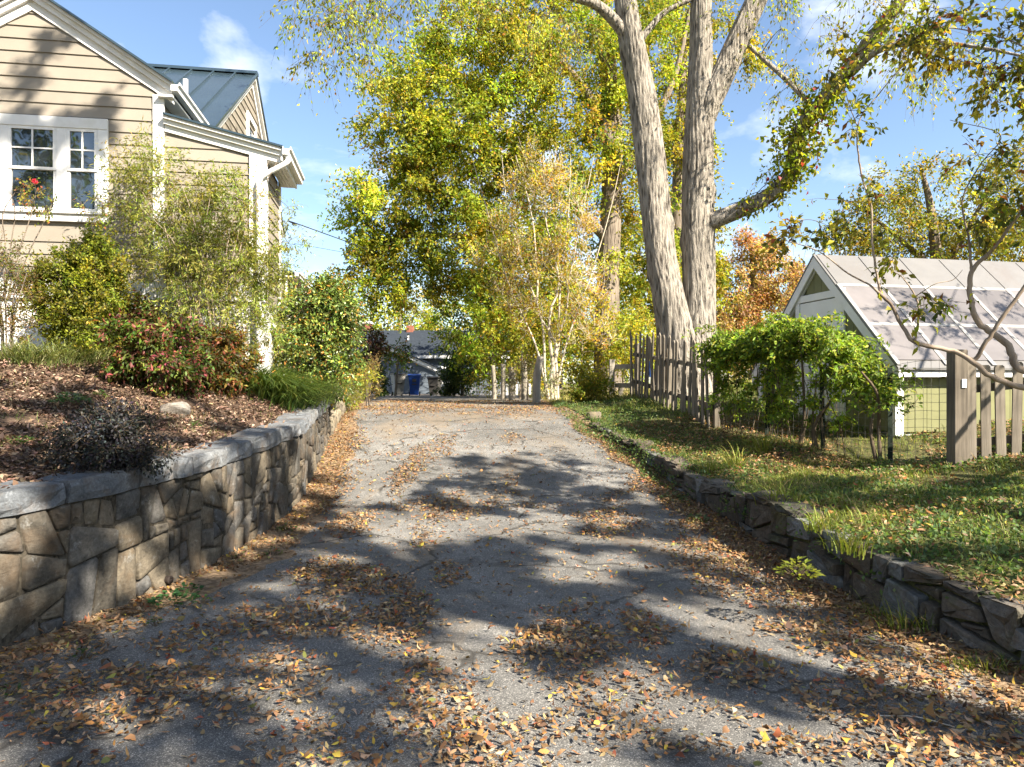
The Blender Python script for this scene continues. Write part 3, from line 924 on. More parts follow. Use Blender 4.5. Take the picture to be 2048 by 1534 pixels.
# rear wing with a gable towards the drive
SW, DA, GA = -1.22, 5.27, 3.95
zap = 8.62
zw = lambda d: zap - .668 * abs(d - DA)
prism('wall', [(DA - GA, 2.6), (DA + GA, 2.6), (DA + GA, zw(DA + GA) - .3), (DA, zap - .3), (DA - GA, zw(DA - GA) - .3)], 'x', -9.0, SW - .013, SI, house)
z = 4.6
while z < zap - .35:
    zt = z + EXPO + .012
    h0 = (zap - .28 - z) / .668; h1 = max((zap - .28 - zt) / .668, .01)
    h0 = min(h0, GA); h1 = min(h1, GA)
    if z > 6.0 and zt < 7.62 and h1 > 1.2:
        board_side(DA - h0, DA - .5, DA - h1, DA - .5, z, zt, SW); board_side(DA + .5, DA + h0, DA + .5, DA + h1, z, zt, SW)
    else:
        board_side(DA - h0, DA + h0, DA - h1, DA + h1, z, zt, SW)
    z += EXPO
for sg in (-1, 1):
    dE = DA + sg * (GA + .15)
    for (o0, o1, dep) in ((-.28, -.12, .05), (-.12, -.03, .12)):
        poly = [(DA, zap + o0), (dE, zw(dE) + o0), (dE, zw(dE) + o1), (DA, zap + o1)]
        prism('rake_board', poly, 'x', SW - .02, SW + dep, WH, house)
    pts = [(SW + .16, DA, zap - .03), (SW + .16, dE, zw(dE) - .03), (-9.2, dE, zw(dE) - .03), (-9.2, DA, zap - .03)]
    slope_slab('roof', pts if sg > 0 else pts[::-1], .035, MR, house)
s = SW + .16                                        # standing seams on the slope that faces the drive's near end
while s > -6:
    V = []
    d0 = DA - GA - .14
    for (d, z) in ((d0, zw(d0)), (DA, zap)):
        for a in (-.016, .016):
            V += [(s + a, d, z + .0), (s + a, d, z + .05)]
    mesh('standing_seam', V, [(0, 1, 5, 4), (2, 6, 7, 3), (1, 3, 7, 5), (0, 2, 3, 1), (4, 5, 7, 6)], MR, house)
    s -= .46
box('ridge_cap', -9.2, SW + .17, DA - .09, DA + .09, zap - .01, zap + .05, MR, house)
# gable window of the wing
wg = bpy.data.objects.new('window', None); link(wg, house)
for (d0, d1, q0, q1) in ((DA - .5, DA + .5, 7.5, 7.62), (DA - .5, DA + .5, 6.0, 6.1), (DA - .5, DA - .38, 6.1, 7.5), (DA + .38, DA + .5, 6.1, 7.5), (DA - .38, DA + .38, 6.78, 6.83)):
    box('casing', SW - .01, SW + .06, d0, d1, q0, q1, WH, wg)
box('pane', SW - .005, SW + .01, DA - .38, DA + .38, 6.1, 7.5, M['glass'], wg)
t = Tubes()
dv, sv = 3.1, -2.0
t.add(np.array([(sv, dv, zw(dv) - .05), (sv, dv, zw(dv) + .18), (sv, dv, zw(dv) + .36)]), np.array([.05, .05, .05]), 12)
t.build('vent_pipe', WH, house)
t = Tubes(); t.add(np.array([(sv, dv, zw(dv) - .06), (sv, dv, zw(dv) + .07)]), np.array([.14, .055]), 12)
t.build('pipe_flashing', MR, house)
# low rear addition whose eave shows beyond the shrubs
box('wall', -5.0, -1.05, 9.4, 12.4, 1.0, 4.7, SI, house)
slope_slab('roof', [(-5.2, 9.2, 5.6), (-.75, 9.2, 4.74), (-.75, 12.6, 4.74), (-5.2, 12.6, 5.6)], .04, MR, house)
gutter(-.76, 9.1, 12.6, 4.78)
box('corner_board', -1.06, -1.0, 9.35, 9.5, 2.0, 4.7, WH, house)
box('soffit', -1.05, -.76, 9.25, 12.5, 4.66, 4.69, WH, house)

# ------------------------------------------------------------------ the garden shed on the right
SANG = math.atan2(0.19, 0.98)
shed = thing('garden_shed', 'olive green garden shed with white trim, white door and steep paneled roof', 'shed', (5.44, 10.06, 0), SANG)
# local axes: x along the shed's length (to the right), y along its gable (away)
OL = M['olive']
ZB, ZE, ZR, HW, LEN = 0.96, 2.0, 3.77, 1.8, 6.4
box('foundation', .03, LEN, .03, 2 * HW - .03, .5, ZB - .02, M['white'], shed)
prism('wall', [(.02, ZB), (2 * HW - .02, ZB), (2 * HW - .02, ZE - .1), (HW, ZR - .14), (.02, ZE - .1)], 'x', .02, LEN, OL, shed)
zg = lambda y: ZR - .12 - (abs(y - HW)) * (ZR - ZE) / HW
y = 0.10
D0, D1, DT = 1.20, 2.26, 3.02
while y < 2 * HW - .1:                              # grooved boards on the gable
    y1 = min(y + .2, 2 * HW - .1)
    ya, yb = y + .004, y1 - .004
    zlow = ZB
    if ya >= D0 - .12 and yb <= D1 + .12: zlow = DT + .12
    if min(zg(ya), zg(yb)) > zlow + .03:
        prism('siding_plank', [(ya, zlow), (yb, zlow), (yb, zg(yb)), (ya, zg(ya))], 'x', -.006, .022, OL, shed)
    y = y1
x = .10
while x < LEN - .05:                                # and along the sunny side
    box('siding_plank', x + .004, min(x + .2, LEN) - .004, -.006, .022, ZB, ZE - .08, OL, shed)
    x += .2
box('corner_trim', -.03, .10, -.03, -.006, ZB - .05, ZE - .05, WH, shed)
box('corner_trim', -.03, -.006, -.006, .10, ZB - .05, ZE - .05, WH, shed)
box('corner_trim', -.03, -.006, 2 * HW - .1, 2 * HW + .03, ZB - .05, ZE - .05, WH, shed)
box('frieze_board', .10, LEN, -.03, -.006, ZE - .17, ZE - .06, WH, shed)
# door in the gable
door = box('door', -.03, -.008, D0, D1, ZB + .03, DT, WH, shed, .004)
box('door_jamb', -.045, -.0065, D0 - .12, D0 - .008, ZB, DT + .01, WH, shed, .004)
box('door_jamb', -.045, -.0065, D1 + .008, D1 + .12, ZB, DT + .01, WH, shed, .004)
box('door_header', -.047, -.0065, D0 - .12, D1 + .12, DT + .012, DT + .13, WH, shed, .004)
for zz in (ZB + .3, DT - .35):
    box('hinge', -.052, -.03, D1 - .10, D1 - .02, zz, zz + .09, M['black'], shed)
# rakes and roof
for sg in (-1, 1):
    ye = HW + sg * (HW + .16)
    zee = lambda yy: ZR - abs(yy - HW) * (ZR - ZE) / HW
    poly = [(HW, ZR - .20), (ye, zee(ye) - .20), (ye, zee(ye) - .005), (HW, ZR - .005)]
    prism('rake_board', poly, 'x', -.085, -.055, WH, shed)
    poly = [(HW, ZR - .22), (ye, zee(ye) - .22), (ye, zee(ye) - .09), (HW, ZR - .09)]
    prism('rake_board', poly, 'x', -.035, -.007, WH, shed)
    pts = [(-.095, HW, ZR), (-.095, ye, zee(ye)), (LEN + .15, ye, zee(ye)), (LEN + .15, HW, ZR)]
    slope_slab('roof', pts[::-1] if sg < 0 else pts, .03, M['shed_roof'], shed)
    slope_slab('soffit', [(p[0], p[1], p[2] - .10) for p in ([(-.053, HW, ZR), (-.053, ye, zee(ye)), (LEN, ye, zee(ye)), (LEN, HW, ZR)][::sg])], .02, WH, shed)
# glazed / weathered sheets framed by white strips on the slope that faces the road
def on_roof(x, t, lift):                            # t: 0 at the ridge, 1 at the eave
    yy = HW - t * (HW + .16)
    return (x, yy - lift * .70, ZR + .03 - (HW - yy) * (ZR - ZE) / HW + lift * .70)
def roof_piece(name, x0, x1, t0, t1, l0, l1, mat):
    V = [on_roof(x0, t0, l0), on_roof(x1, t0, l0), on_roof(x1, t1, l0), on_roof(x0, t1, l0), on_roof(x0, t0, l1), on_roof(x1, t0, l1), on_roof(x1, t1, l1), on_roof(x0, t1, l1)]
    return mesh(name, V, [(0, 1, 2, 3), (7, 6, 5, 4), (0, 4, 5, 1), (1, 5, 6, 2), (2, 6, 7, 3), (3, 7, 4, 0)], mat, shed)
cols = [-.06, .72, 1.5, 2.28, 3.06, 3.84, 4.62, 5.4, 6.18]
rows = [.31, .66, .955]
for a, b in zip(cols[:-1], cols[1:]):
    roof_piece('ridge_sheet', a + .01, b - .01, .012, .30, .004, .012, M['shed_roof'])
    for r0, r1 in zip(rows[:-1], rows[1:]):
        roof_piece('roof_panel', a + .03, b - .03, r0 + .01, r1 - .01, .003, .014, M['panel'])
for a in cols:
    roof_piece('roof_strip', a - .032, a + .032, .305, .985, .002, .022, M['roof_strip'])
for r in (.31, .66):
    for a, b in zip(cols[:-1], cols[1:]):
        roof_piece('roof_strip', a + .034, b - .034, r - .012, r + .012, .002, .018, M['roof_strip'])

# ------------------------------------------------------------------ fences
def picket_mesh(w, h, th, point=True, name='picket'):
    if point:
        pl_ = [(-w / 2, 0), (w / 2, 0), (w / 2, h - .07), (0, h), (-w / 2, h - .07)]
    else:
        pl_ = [(-w / 2, 0), (w / 2, 0), (w / 2, h - .02), (w / 2 - .02, h), (-w / 2 + .02, h), (-w / 2, h - .02)]
    n = len(pl_)
    V = [(p[0], -th / 2, p[1]) for p in pl_] + [(p[0], th / 2, p[1]) for p in pl_]
    me = bpy.data.meshes.new(name)
    me.from_pydata(V, [], [tuple(range(n)), tuple(range(n, 2 * n))[::-1]] + [(i, n + i, n + (i + 1) % n, (i + 1) % n) for i in range(n)])
    return me
def inst(name, me, mat, parent, loc, rot=(0, 0, 0), scale=(1, 1, 1)):
    if not me.materials: me.materials.append(mat)
    o = bpy.data.objects.new(name, me)
    o.location = loc; o.rotation_euler = rot; o.scale = scale
    return link(o, parent)
def bar(name, a, b, w, h, mat, parent, roll=0.0):
    """Straight timber from a to b, w wide (horizontal) and h deep (vertical)."""
    a = Vector(a); b = Vector(b); d = (b - a); L = d.length; d.normalize()
    s = d.cross(Vector((0, 0, 1)))
    s = Vector((1, 0, 0)) if s.length < 1e-4 else s.normalized()
    u = s.cross(d)
    V = []
    for p in (a, b):
        for (i, j) in ((-1, -1), (1, -1), (1, 1), (-1, 1)):
            V.append(p + s * i * w / 2 + u * j * h / 2)
    return mesh(name, V, [(3, 2, 1, 0), (4, 5, 6, 7), (0, 1, 5, 4), (1, 2, 6, 5), (2, 3, 7, 6), (3, 0, 4, 7)], mat, parent)

# weathered picket fence beside the big tree
rng = np.random.default_rng(5)
FA, FB = Vector((3.02, 17.8, 0)), Vector((3.38, 12.1, 0))
def zf(t): return 1.36 + (0.84 - 1.36) * t
pf = thing('picket_fence', 'weathered grey pointed picket fence in front of the big trunk', 'fence')
pm = picket_mesh(.14, 1.64, .022)
nP = 22
fang = math.atan2(FB.y - FA.y, FB.x - FA.x)
for i in range(nP):
    t = (i + rng.normal(0, .12)) / (nP - 1)
    p = FA.lerp(FB, t)
    inst('picket', pm, M['wood'], pf, (p.x - .035, p.y, zf(t) - .04 + rng.normal(0, .025)), (rng.normal(0, .03), rng.normal(0, .025), fang + rng.normal(0, .06)), (1 + rng.normal(0, .08), 1, .93 + .08 * rng.random()))
for k, (za, zb_) in enumerate(((.36, .42), (1.02, 1.08))):
    bar('rail', FA + Vector((.03, 0, zf(0) + za)), FB + Vector((.03, 0, zf(1) + zb_)), .04, .09, M['wood'], pf)
for t in (0.0, .5, 1.0):
    p = FA.lerp(FB, t)
    box('fence_post', p.x + .055, p.x + .155, p.y - .05, p.y + .05, zf(t) - .3, zf(t) + 1.28, M['wood'], pf, .008)
bx = FA.lerp(FB, .36)
tg = Tubes(); tg.add(np.array([(bx.x - .075, bx.y, zf(.36) + .62), (bx.x - .075, bx.y, zf(.36) + .8), (bx.x - .075, bx.y, zf(.36) + .98)]), np.array([.036, .04, .036]), 10)
tag(tg.build('blue_sleeve', M['blue_tag']), 'blue plastic sleeve hanging on a grey picket', 'sleeve')

# wire mesh garden fence between the picket fence and the board fence
WA, WB = Vector((3.46, 11.9, 0)), Vector((5.08, 8.28, 0))
wf = thing('wire_fence', 'welded wire garden fence on steel posts in front of the shed', 'fence')
def zwf(t):
    p = WA.lerp(WB, t); return float(hbank(p.x, p.y))
tw = Tubes(); n = 30
L = (WB - WA).length
for k in range(13):                                 # line wires
    z = .05 + k * .1
    pts = [(*(WA.lerp(WB, i / (n - 1))).xy, zwf(i / (n - 1)) + z + .006 * math.sin(i)) for i in range(n)]
    tw.add(np.array(pts), np.full(n, .0022), 4)
m = int(L / .10)
for k in range(m + 1):                              # stay wires
    t = k / m; p = WA.lerp(WB, t); z0 = zwf(t)
    tw.add(np.array([(p.x, p.y, z0 + .03), (p.x + .004, p.y, z0 + .6), (p.x, p.y, z0 + 1.27)]), np.full(3, .002), 4)
tw.build('wire_mesh', M['wire'], wf)
for t in (.28, .55, .815):
    p = WA.lerp(WB, t); z0 = zwf(t)
    lean = rng.normal(0, .02)
    V = []
    for zz in (z0 - .3, z0 + 1.2):
        for (a, b) in ((-.03, 0), (.03, 0), (.03, .006), (.004, .006), (.004, .035), (-.004, .035), (-.004, .006), (-.03, .006)):
            V.append((p.x + a + lean * (zz - z0), p.y + b + .02, zz))
    mesh('steel_post', V, [tuple(range(8)), tuple(range(8, 16))[::-1]] + [(i, 8 + i, 8 + (i + 1) % 8, (i + 1) % 8) for i in range(8)], M['green_steel'], wf)

# board fence that leaves the picture on the right
bf = thing('board_fence', 'grey spaced board fence with heavy square post beside the shed', 'fence')
BA = Vector((5.14, 8.2, 0)); bd = Vector((1, -.06, 0)).normalized()
bang = math.atan2(bd.y, bd.x)
z0 = float(hbank(BA.x, BA.y))
box('corner_post', BA.x - .08, BA.x + .08, BA.y - .08, BA.y + .08, z0 - .3, 2.04, M['wood_dark'], bf, .01)
box('latch_plate', BA.x + .0, BA.x + .055, BA.y - .092, BA.y - .081, 1.60, 1.70, M['white'], bf, .002)
bmh = picket_mesh(.105, 1.16, .022, False, 'board')
for i in range(12):
    p = BA + bd * (.14 + i * .165)
    zb_ = float(hbank(p.x, p.y))
    inst('board', bmh, M['wood'], bf, (p.x, p.y - .03, zb_ - .03 + rng.normal(0, .015)), (0, rng.normal(0, .012), bang + rng.normal(0, .03)), (1 + rng.normal(0, .05), 1, (1.07 if i == 0 else .98) + rng.normal(0, .012)))
for zz in (.24, .86):
    a = BA + bd * .08; b = BA + bd * 2.2
    bar('rail', (a.x, a.y + .03, float(hbank(a.x, a.y)) + zz), (b.x, b.y + .03, float(hbank(b.x, b.y)) + zz), .04, .09, M['wood'], bf)

# wooden gate with wire infill behind the picket fence's far end
gt = thing('garden_gate', 'pale timber gate frame filled with wire netting beside the picket fence', 'gate')
g0, g1 = P(1224, 815, 19.0), P(1275, 815, 18.4)
zgb = float(zd(19)) - .05
box('gate_post', g0.x - .07, g0.x + .07, g0.y - .05, g0.y + .05, zgb, zgb + 1.24, M['wood_pale'], gt, .008)
box('gate_post', g0.x + .17, g0.x + .29, g0.y - .03, g0.y + .05, zgb, zgb + .62, M['wood_pale'], gt, .008)
for zz in (.55, 1.05):
    bar('gate_rail', (g0.x + .07, g0.y, zgb + zz), (g1.x, g1.y, zgb + zz), .05, .12, M['wood_pale'], gt)
tw = Tubes()
for k in range(10):
    x = g0.x + .1 + k * .07
    tw.add(np.array([(x, g0.y - .02, zgb + .05), (x, g0.y - .02, zgb + 1.0)]), np.full(2, .003), 4)
for k in range(12):
    tw.add(np.array([(g0.x + .05, g0.y - .02, zgb + .1 + k * .08), (g1.x, g1.y - .02, zgb + .1 + k * .08)]), np.full(2, .003), 4)
tw.build('wire_netting', M['wire'], gt)

# old fence posts along the grass beyond the drive
POSTS = [(988, 733, 795, 25.0, 9, 'thin grey fence post nearest the white picket fence'), (1006, 730, 794, 24.0, 10, 'grey fence post second from the white picket fence'),
         (1023, 737, 794, 23.0, 12, 'stout split fence post third from the white picket fence'), (1073, 716, 797, 19.5, 16, 'tall pale split post nearest the drive in the grass'),
         (1048, 724, 780, 23.5, 12, 'pale fence post half hidden by the grey leaved bush')]
for (px, pt, pb, Y, w, lab) in POSTS:
    b = P(px, pb, Y); tp = P(px + rng.normal(0, 3), pt, Y)
    gz = float(hall(np.array([b.x]), np.array([b.y]))[0])
    t = Tubes()
    r = w / 2 / F * Y
    pts = catmull([(b.x, b.y, min(gz, b.z) - .25), (b.x + .01, b.y, (b.z + tp.z) / 2), (tp.x, tp.y, tp.z), (tp.x, tp.y, tp.z + .01)], 9)
    rr = np.array([1.1, 1.08, 1.05, 1, .98, .95, .92, .88, .0]) * r
    t.add(pts, rr, 7)
    tag(t.build('fence_post', M['wood_pale'], None, False), lab, 'post', 'old posts beyond the drive')

# low white picket fence at the far end
wp = thing('white_picket_fence', 'low white picket fence far behind the old posts', 'fence')
a, b = P(925, 795, 40), P(1060, 795, 39)
pm2 = picket_mesh(.13, .68, .02, True, 'picket')
nn = 22
for i in range(nn):
    t = i / (nn - 1); p = a.lerp(b, t)
    inst('picket', pm2, M['white'], wp, (p.x, p.y, 0.98), (0, 0, 0))
for zz in (1.12, 1.45):
    bar('rail', (a.x, a.y + .03, zz), (b.x, b.y + .03, zz), .03, .07, M['white'], wp)

# ------------------------------------------------------------------ wheelie bins
def bin_(label, mat, lidmat, loc, rotz, h=1.06, panel=None):
    o = thing('wheelie_bin', label, 'bin', loc, rotz, 'bins at the end of the drive')
    wb, wt_, db, dt = .20, .29, .22, .34
    V = []
    for (w, d, z) in ((wb, db, .04), (wb + .01, db + .01, .12), (wt_, dt, h - .10), (wt_ + .025, dt + .025, h - .095), (wt_ + .025, dt + .025, h - .05)):
        V += [(-w, -d, z), (w, -d, z), (w, d, z), (-w, d, z)]
    f = [(3, 2, 1, 0)]
    for k in range(4):
        for i in range(4):
            f.append((k * 4 + i, k * 4 + (i + 1) % 4, (k + 1) * 4 + (i + 1) % 4, (k + 1) * 4 + i))
    f.append((16, 17, 18, 19))
    mesh('body', V, f, mat, o)
    prism('lid', [(-dt - .05, h - .046), (dt + .03, h - .046), (dt + .03, h - .02), (dt * .5, h + .035), (-dt * .6, h + .04), (-dt - .05, h - .01)], 'x', -wt_ - .035, wt_ + .035, lidmat, o)
    bar('handle', (-wt_ + .03, dt + .09, h - .09), (wt_ - .03, dt + .09, h - .09), .03, .03, lidmat, o)
    bar('lift_bar', (-.12, -dt * .86 - .02, h * .55), (.12, -dt * .86 - .02, h * .55), .03, .05, M['bin_dark'], o)
    if panel:
        box('label_panel', -.10, .10, -dt * .93 - .012, -dt * .93, h * .66, h * .8, panel, o)
    for s in (-1, 1):
        t = Tubes(); t.add(np.array([(s * (wb + .03), db - .02, .11), (s * (wb + .03), db - .02, .11), (s * (wb + .08), db - .02, .11), (s * (wb + .08), db - .02, .11)]), np.array([.0, .11, .11, .0]), 14)
        t.build('wheel', M['black'], o, False)
    return o
def bin_at(px, Y): return ((px - 1024) / F * Y, Y, float(zd(Y)))
bin_('faded grey wheelie bin with dark lid, left of the blue one', M['bin_grey'], M['bin_dark'], bin_at(796, 36), .45, 1.12)
bin_('bright blue recycling bin standing between two grey ones', M['bin_blue'], M['bin_blue'], bin_at(829, 36), .1, 1.06, M['bin_dark'])
bin_('dark grey wheelie bin with rounded lid, right of the blue one', M['bin_dark'], M['bin_dark'], bin_at(870, 37), -.25, .98)

# ------------------------------------------------------------------ neighbour's house at the end of the drive
fh = thing('neighbour_house', 'blue grey clapboard house with dark shingle roof behind the bins', 'house', (0, 0, 0))
Yh = 48.0
zz = lambda py, Y=Yh: HC + (767 - py) / F * Y
xx = lambda px, Y=Yh: (px - 1024) / F * Y
x0, x1 = xx(690), xx(1010)
zr_, ze_ = zz(663, Yh + 3.5), zz(713)
box('wall', x0, x1, Yh + .02, Yh + 7, .6, ze_ + .05, M['bluegrey'], fh)
slope_slab('roof', [(x0 - .3, Yh - .35, ze_), (x1 + .3, Yh - .35, ze_), (x1 + .3, Yh + 3.5, zr_), (x0 - .3, Yh + 3.5, zr_)], .08, M['asphalt_shingle'], fh)
slope_slab('roof', [(x0 - .3, Yh + 3.5, zr_), (x1 + .3, Yh + 3.5, zr_), (x1 + .3, Yh + 7.35, ze_), (x0 - .3, Yh + 7.35, ze_)], .08, M['asphalt_shingle'], fh)
box('fascia', x0 - .3, x1 + .3, Yh - .39, Yh - .352, ze_ - .14, ze_ + .06, M['white'], fh)
for k in range(12):
    box('siding_board', x0, x1, Yh - .012, Yh + .018, ze_ - .13 - (k + 1) * .17 + .012, ze_ - .13 - k * .17, M['bluegrey'], fh)
# front wing with a gable to the drive
Yg = 45.0
wx0, wx1 = xx(700, Yg), xx(880, Yg)
wm = (wx0 + wx1) / 2 - .2
zwt, zwe = zz(697, Yg), zz(740, Yg)
prism('wall', [(wx0, .6), (wx1 - .15, .6), (wx1 - .15, zwe), (wm, zwt - .1), (wx0, zwe)], 'y', Yg + .02, Yh, M['bluegrey'], fh)
for k in range(18):
    zb_ = .85 + k * .17
    hw = (zwt - .12 - zb_) / ((zwt - zwe) / (wx1 - wm))
    r = min(wx1 - .15, wm + hw); l = max(wx0, wm - hw)
    if r - l > .3: box('siding_board', l, r, Yg - .01, Yg + .018, zb_ + .012, zb_ + .17, M['bluegrey'], fh)
for sg in (1, -1):
    xe = wx1 + .1 if sg > 0 else wx0 - .1
    zq = zwe - .05
    prism('rake_board', [(wm, zwt - .16), (xe, zq - .16), (xe, zq + .06), (wm, zwt + .06)], 'y', Yg - .22, Yg - .16, M['white'], fh)
    prism('rake_board', [(wm, zwt - .26), (xe, zq - .26), (xe, zq - .15), (wm, zwt - .15)], 'y', Yg - .05, Yg - .012, M['white'], fh)
    p4 = [(wm, Yg - .3, zwt + .06), (xe, Yg - .3, zq + .06), (xe, Yh, zq + .06), (wm, Yh, zwt + .06)]
    slope_slab('roof', p4 if sg > 0 else p4[::-1], .05, M['asphalt_shingle'], fh)
box('corner_board', wx1 - .27, wx1 - .14, Yg - .03, Yg + .1, .6, zwe - .05, M['white'], fh)
w0 = xx(893)
fw = bpy.data.objects.new('window', None); link(fw, fh)
for (a, b, c, d) in ((w0 - .45, w0 + .45, zz(737), zz(733)), (w0 - .45, w0 + .45, zz(768), zz(764)), (w0 - .45, w0 - .33, zz(764), zz(737)), (w0 + .33, w0 + .45, zz(764), zz(737)), (w0 - .33, w0 + .33, zz(752), zz(750))):
    box('casing', a, b, Yh - .07, Yh - .013, c, d, M['white'], fw)
box('pane', w0 - .33, w0 + .33, Yh - .04, Yh - .02, zz(764), zz(737), M['glass'], fw)
box('chimney', xx(816, 52), xx(829, 52), 51.2, 51.9, zr_ - 1, zz(653, 52), M['brick'], fh, .01)
t = Tubes(); t.add(np.array([(xx(816, 50), 50, zr_ - 1.0), (xx(816, 50), 50, zz(670, 50) - .0)]), np.array([.07, .07]), 8)
t.build('vent_pipe', M['white'], fh)
c2 = thing('brick_chimney', 'pinkish brick chimney top behind the leafy shrub', 'chimney', (0, 0, 0))
box('stack', xx(722, 58), xx(742, 58), 57.6, 58.4, .6, zz(648, 58), M['brick'], c2, .02)
box('cap_course', xx(720, 58), xx(744, 58), 57.5, 58.5, zz(648, 58), zz(643, 58), M['white'], c2, .02)

# service cables from the house to the street
for (a, m_, b, r, lab) in ((P(585, 448, 15.5), P(690, 482, 22), P(1010, 600, 60), .014, 'thick black service cable running from the house into the trees'),
                           (P(575, 487, 17), P(700, 507, 24), P(1005, 565, 60), .006, 'thin grey wire below the thick service cable')):
    t = Tubes(); t.add(catmull([a, m_, b], 24), np.full(24, r), 5)
    tag(t.build('service_cable', M['black']), lab, 'cable')
# ------------------------------------------------------------------ plants
def limb(rows):
    """rows: (px, py, Y, width_px) -> (n,4) array x,y,z,radius."""
    return np.array([(*P(a, b, Y), w / 2 / F * Y) for (a, b, Y, w) in rows])
def B(px, py, Y, rx, ry, n, rd=None):
    k = Y / F
    return (np.array(P(px, py, Y)), (rx * k, (rd if rd is not None else (rx + ry) * .5 * k), ry * k), n)

def plant(name, label, cat, limbs, blobs, pal, seed, leaf=(.10, .05), twig=(7, .6), per=7, bark='bark', droop=.3, ldroop=.3, shell=.45, five=False,
          lmat='leaf', group=None, sides=10, limb_n=26, upn=.8, outw=.8, bscale=1.0, loc=None, parts=('trunk', 'branches', 'crown'), fold=.22, jit=.2, twig_r=.004, clumpcol=.22, spread=.05, smooth_limb=True, rough=0.0, twig_frac=1.0, ridged=0, thin=1.0):
    rng = np.random.default_rng(seed)
    base = Vector(loc) if loc is not None else Vector(limbs[0][0][:3])
    o = thing(name, label, cat, base, 0, group)
    off = np.array(base)
    # limbs
    tl = Tubes(); pool = []; pr = []
    for li, lb in enumerate(limbs):
        lb = np.asarray(lb, float)
        if thin != 1.0: lb = lb.copy(); lb[:, 3] *= thin
        if li < ridged:                               # deeply furrowed stems
            q = catmull(lb, 170); K = 88
            s = np.concatenate([[0], np.cumsum(np.linalg.norm(np.diff(q[:, :3], axis=0), axis=1))])
            an = np.arange(K) / K
            A, Sg = np.meshgrid(an, s)
            wv = .9 * (fbm(A * 5 + li, Sg * .9, 2) - .5)
            fur = np.abs(((A * 21 + wv * 2.2 + .5 * np.sin(Sg * 2.1 + A * 12)) % 1) - .5) * 2
            gap = fbm(A * 64 + 9, Sg * 5 + li, 3)
            wrap = np.minimum(1, np.minimum(A, 1 - A) * 14)
            rel = 1 + wrap * (.055 * (np.clip(fur * 1.5, 0, 1) - .6) + .05 * (gap - .5)) + .05 * np.sin(2 * np.pi * A * 2 + Sg * .8 + li) + .03 * np.sin(2 * np.pi * A * 3 - Sg * 1.7)
            for kz, ka in ((4.2, .72), (6.6, .55), (3.1, .2)):
                rel = rel + .16 * np.exp(-(((Sg - kz - li * .7) / .16) ** 2 + ((A - ka) / .06) ** 2))
            tl.add((q[:, :3] - off)[None], (q[:, 3:4] * rel)[None], K)
            pool.append(q[45::4, :3]); pr.append(q[45::4, 3])
            continue
        q = catmull(lb, limb_n)
        q[:, 3] = np.maximum(q[:, 3], .002)
        pts = q[:, :3] - off
        if rough: pts = pts + rng.normal(0, 1, pts.shape) * q[:, 3:4] * rough
        tl.add(pts, q[:, 3], sides)
        m = len(q) // 4
        pool.append(q[m:, :3]); pr.append(q[m:, 3])
    tl.build(parts[0], M[bark], o, smooth_limb)
    pool = np.vstack(pool); pr = np.concatenate(pr)
    # clump points inside the crown's volumes
    C = []; O = []
    for (c, r, n) in blobs:
        u = runit(rng, n); s = rng.random((n, 1)) ** shell
        C.append(c + u * s * np.array(r)); O.append(u)
    C = np.vstack(C); O = np.vstack(O)
    dmin = np.array([((pool - c) ** 2).sum(1).min() for c in C])
    tb = Tubes(); BP = []; BR = []
    for i in np.argsort(dmin):
        c = C[i]
        dd = np.sqrt(((pool - c) ** 2).sum(1)) + .35 * np.maximum(pool[:, 2] - c[2], 0)
        j = int(np.argmin(dd)); s = pool[j]
        L = np.linalg.norm(c - s)
        mid = (s + c) / 2 + rng.normal(0, .10, 3) * L + np.array([0, 0, .10 * L])
        t = np.linspace(0, 1, 7)[:, None]
        cv = (1 - t) ** 2 * s + 2 * t * (1 - t) * mid + t ** 2 * c
        r0 = min(pr[j] * .75, (.006 + .011 * L) * bscale)
        rr = np.linspace(r0, max(.003, r0 * .35), 7)
        BP.append(cv - off); BR.append(rr)
        pool = np.vstack([pool, cv[2:]]); pr = np.concatenate([pr, rr[2:]])
    BP = np.array(BP); BR = np.array(BR)
    tb.add(BP, BR, 5)
    # twigs
    m, tlen = twig
    n = len(C) * m
    Ct = np.repeat(C, m, 0); Ot = np.repeat(O, m, 0)
    d = norm(Ot * outw + runit(rng, n) * 1.0 + np.array([0, 0, -droop]))
    ln = tlen * rng.uniform(.45, 1.15, (n, 1))
    t = np.linspace(0, 1, 4)
    sag = np.zeros((n, 4, 3)); sag[:, :, 2] = -(t[None] ** 2) * droop * ln * .8
    TP = Ct[:, None, :] + d[:, None, :] * (t[None, :, None] * ln[:, None, :]) + sag
    TP[:, 1:3] += rng.normal(0, .05, (n, 2, 3)) * ln[:, None, :]
    tsel = rng.random(n) < twig_frac
    tb.add(TP[tsel] - off, np.linspace(twig_r, twig_r * .35, 4)[None].repeat(int(tsel.sum()), 0), 3)
    tb.build(parts[1], M['twig'] if bark != 'bark_pale' else M['bark_pale'], o)
    # leaves along the twigs
    N = n * per
    k = np.repeat(np.arange(n), per)
    u = rng.uniform(.12, 1.0, N) * 2.999
    i0 = u.astype(int); fr = (u - i0)[:, None]
    a = TP[k, i0]; b = TP[k, i0 + 1]
    pos = a * (1 - fr) + b * fr + rng.normal(0, spread, (N, 3))
    ld = norm(b - a) * .6 + runit(rng, N) * .8 + np.array([0, 0, -ldroop])
    nr = runit(rng, N) + np.array([0, 0, upn])
    Ls = leaf[0] * rng.uniform(.6, 1.25, N); Ws = leaf[1] * rng.uniform(.7, 1.2, N)
    ck = np.exp(rng.normal(0, clumpcol, len(C)))[k // m][:, None] * (1 + rng.normal(0, .08, (len(C), 3)))[k // m]
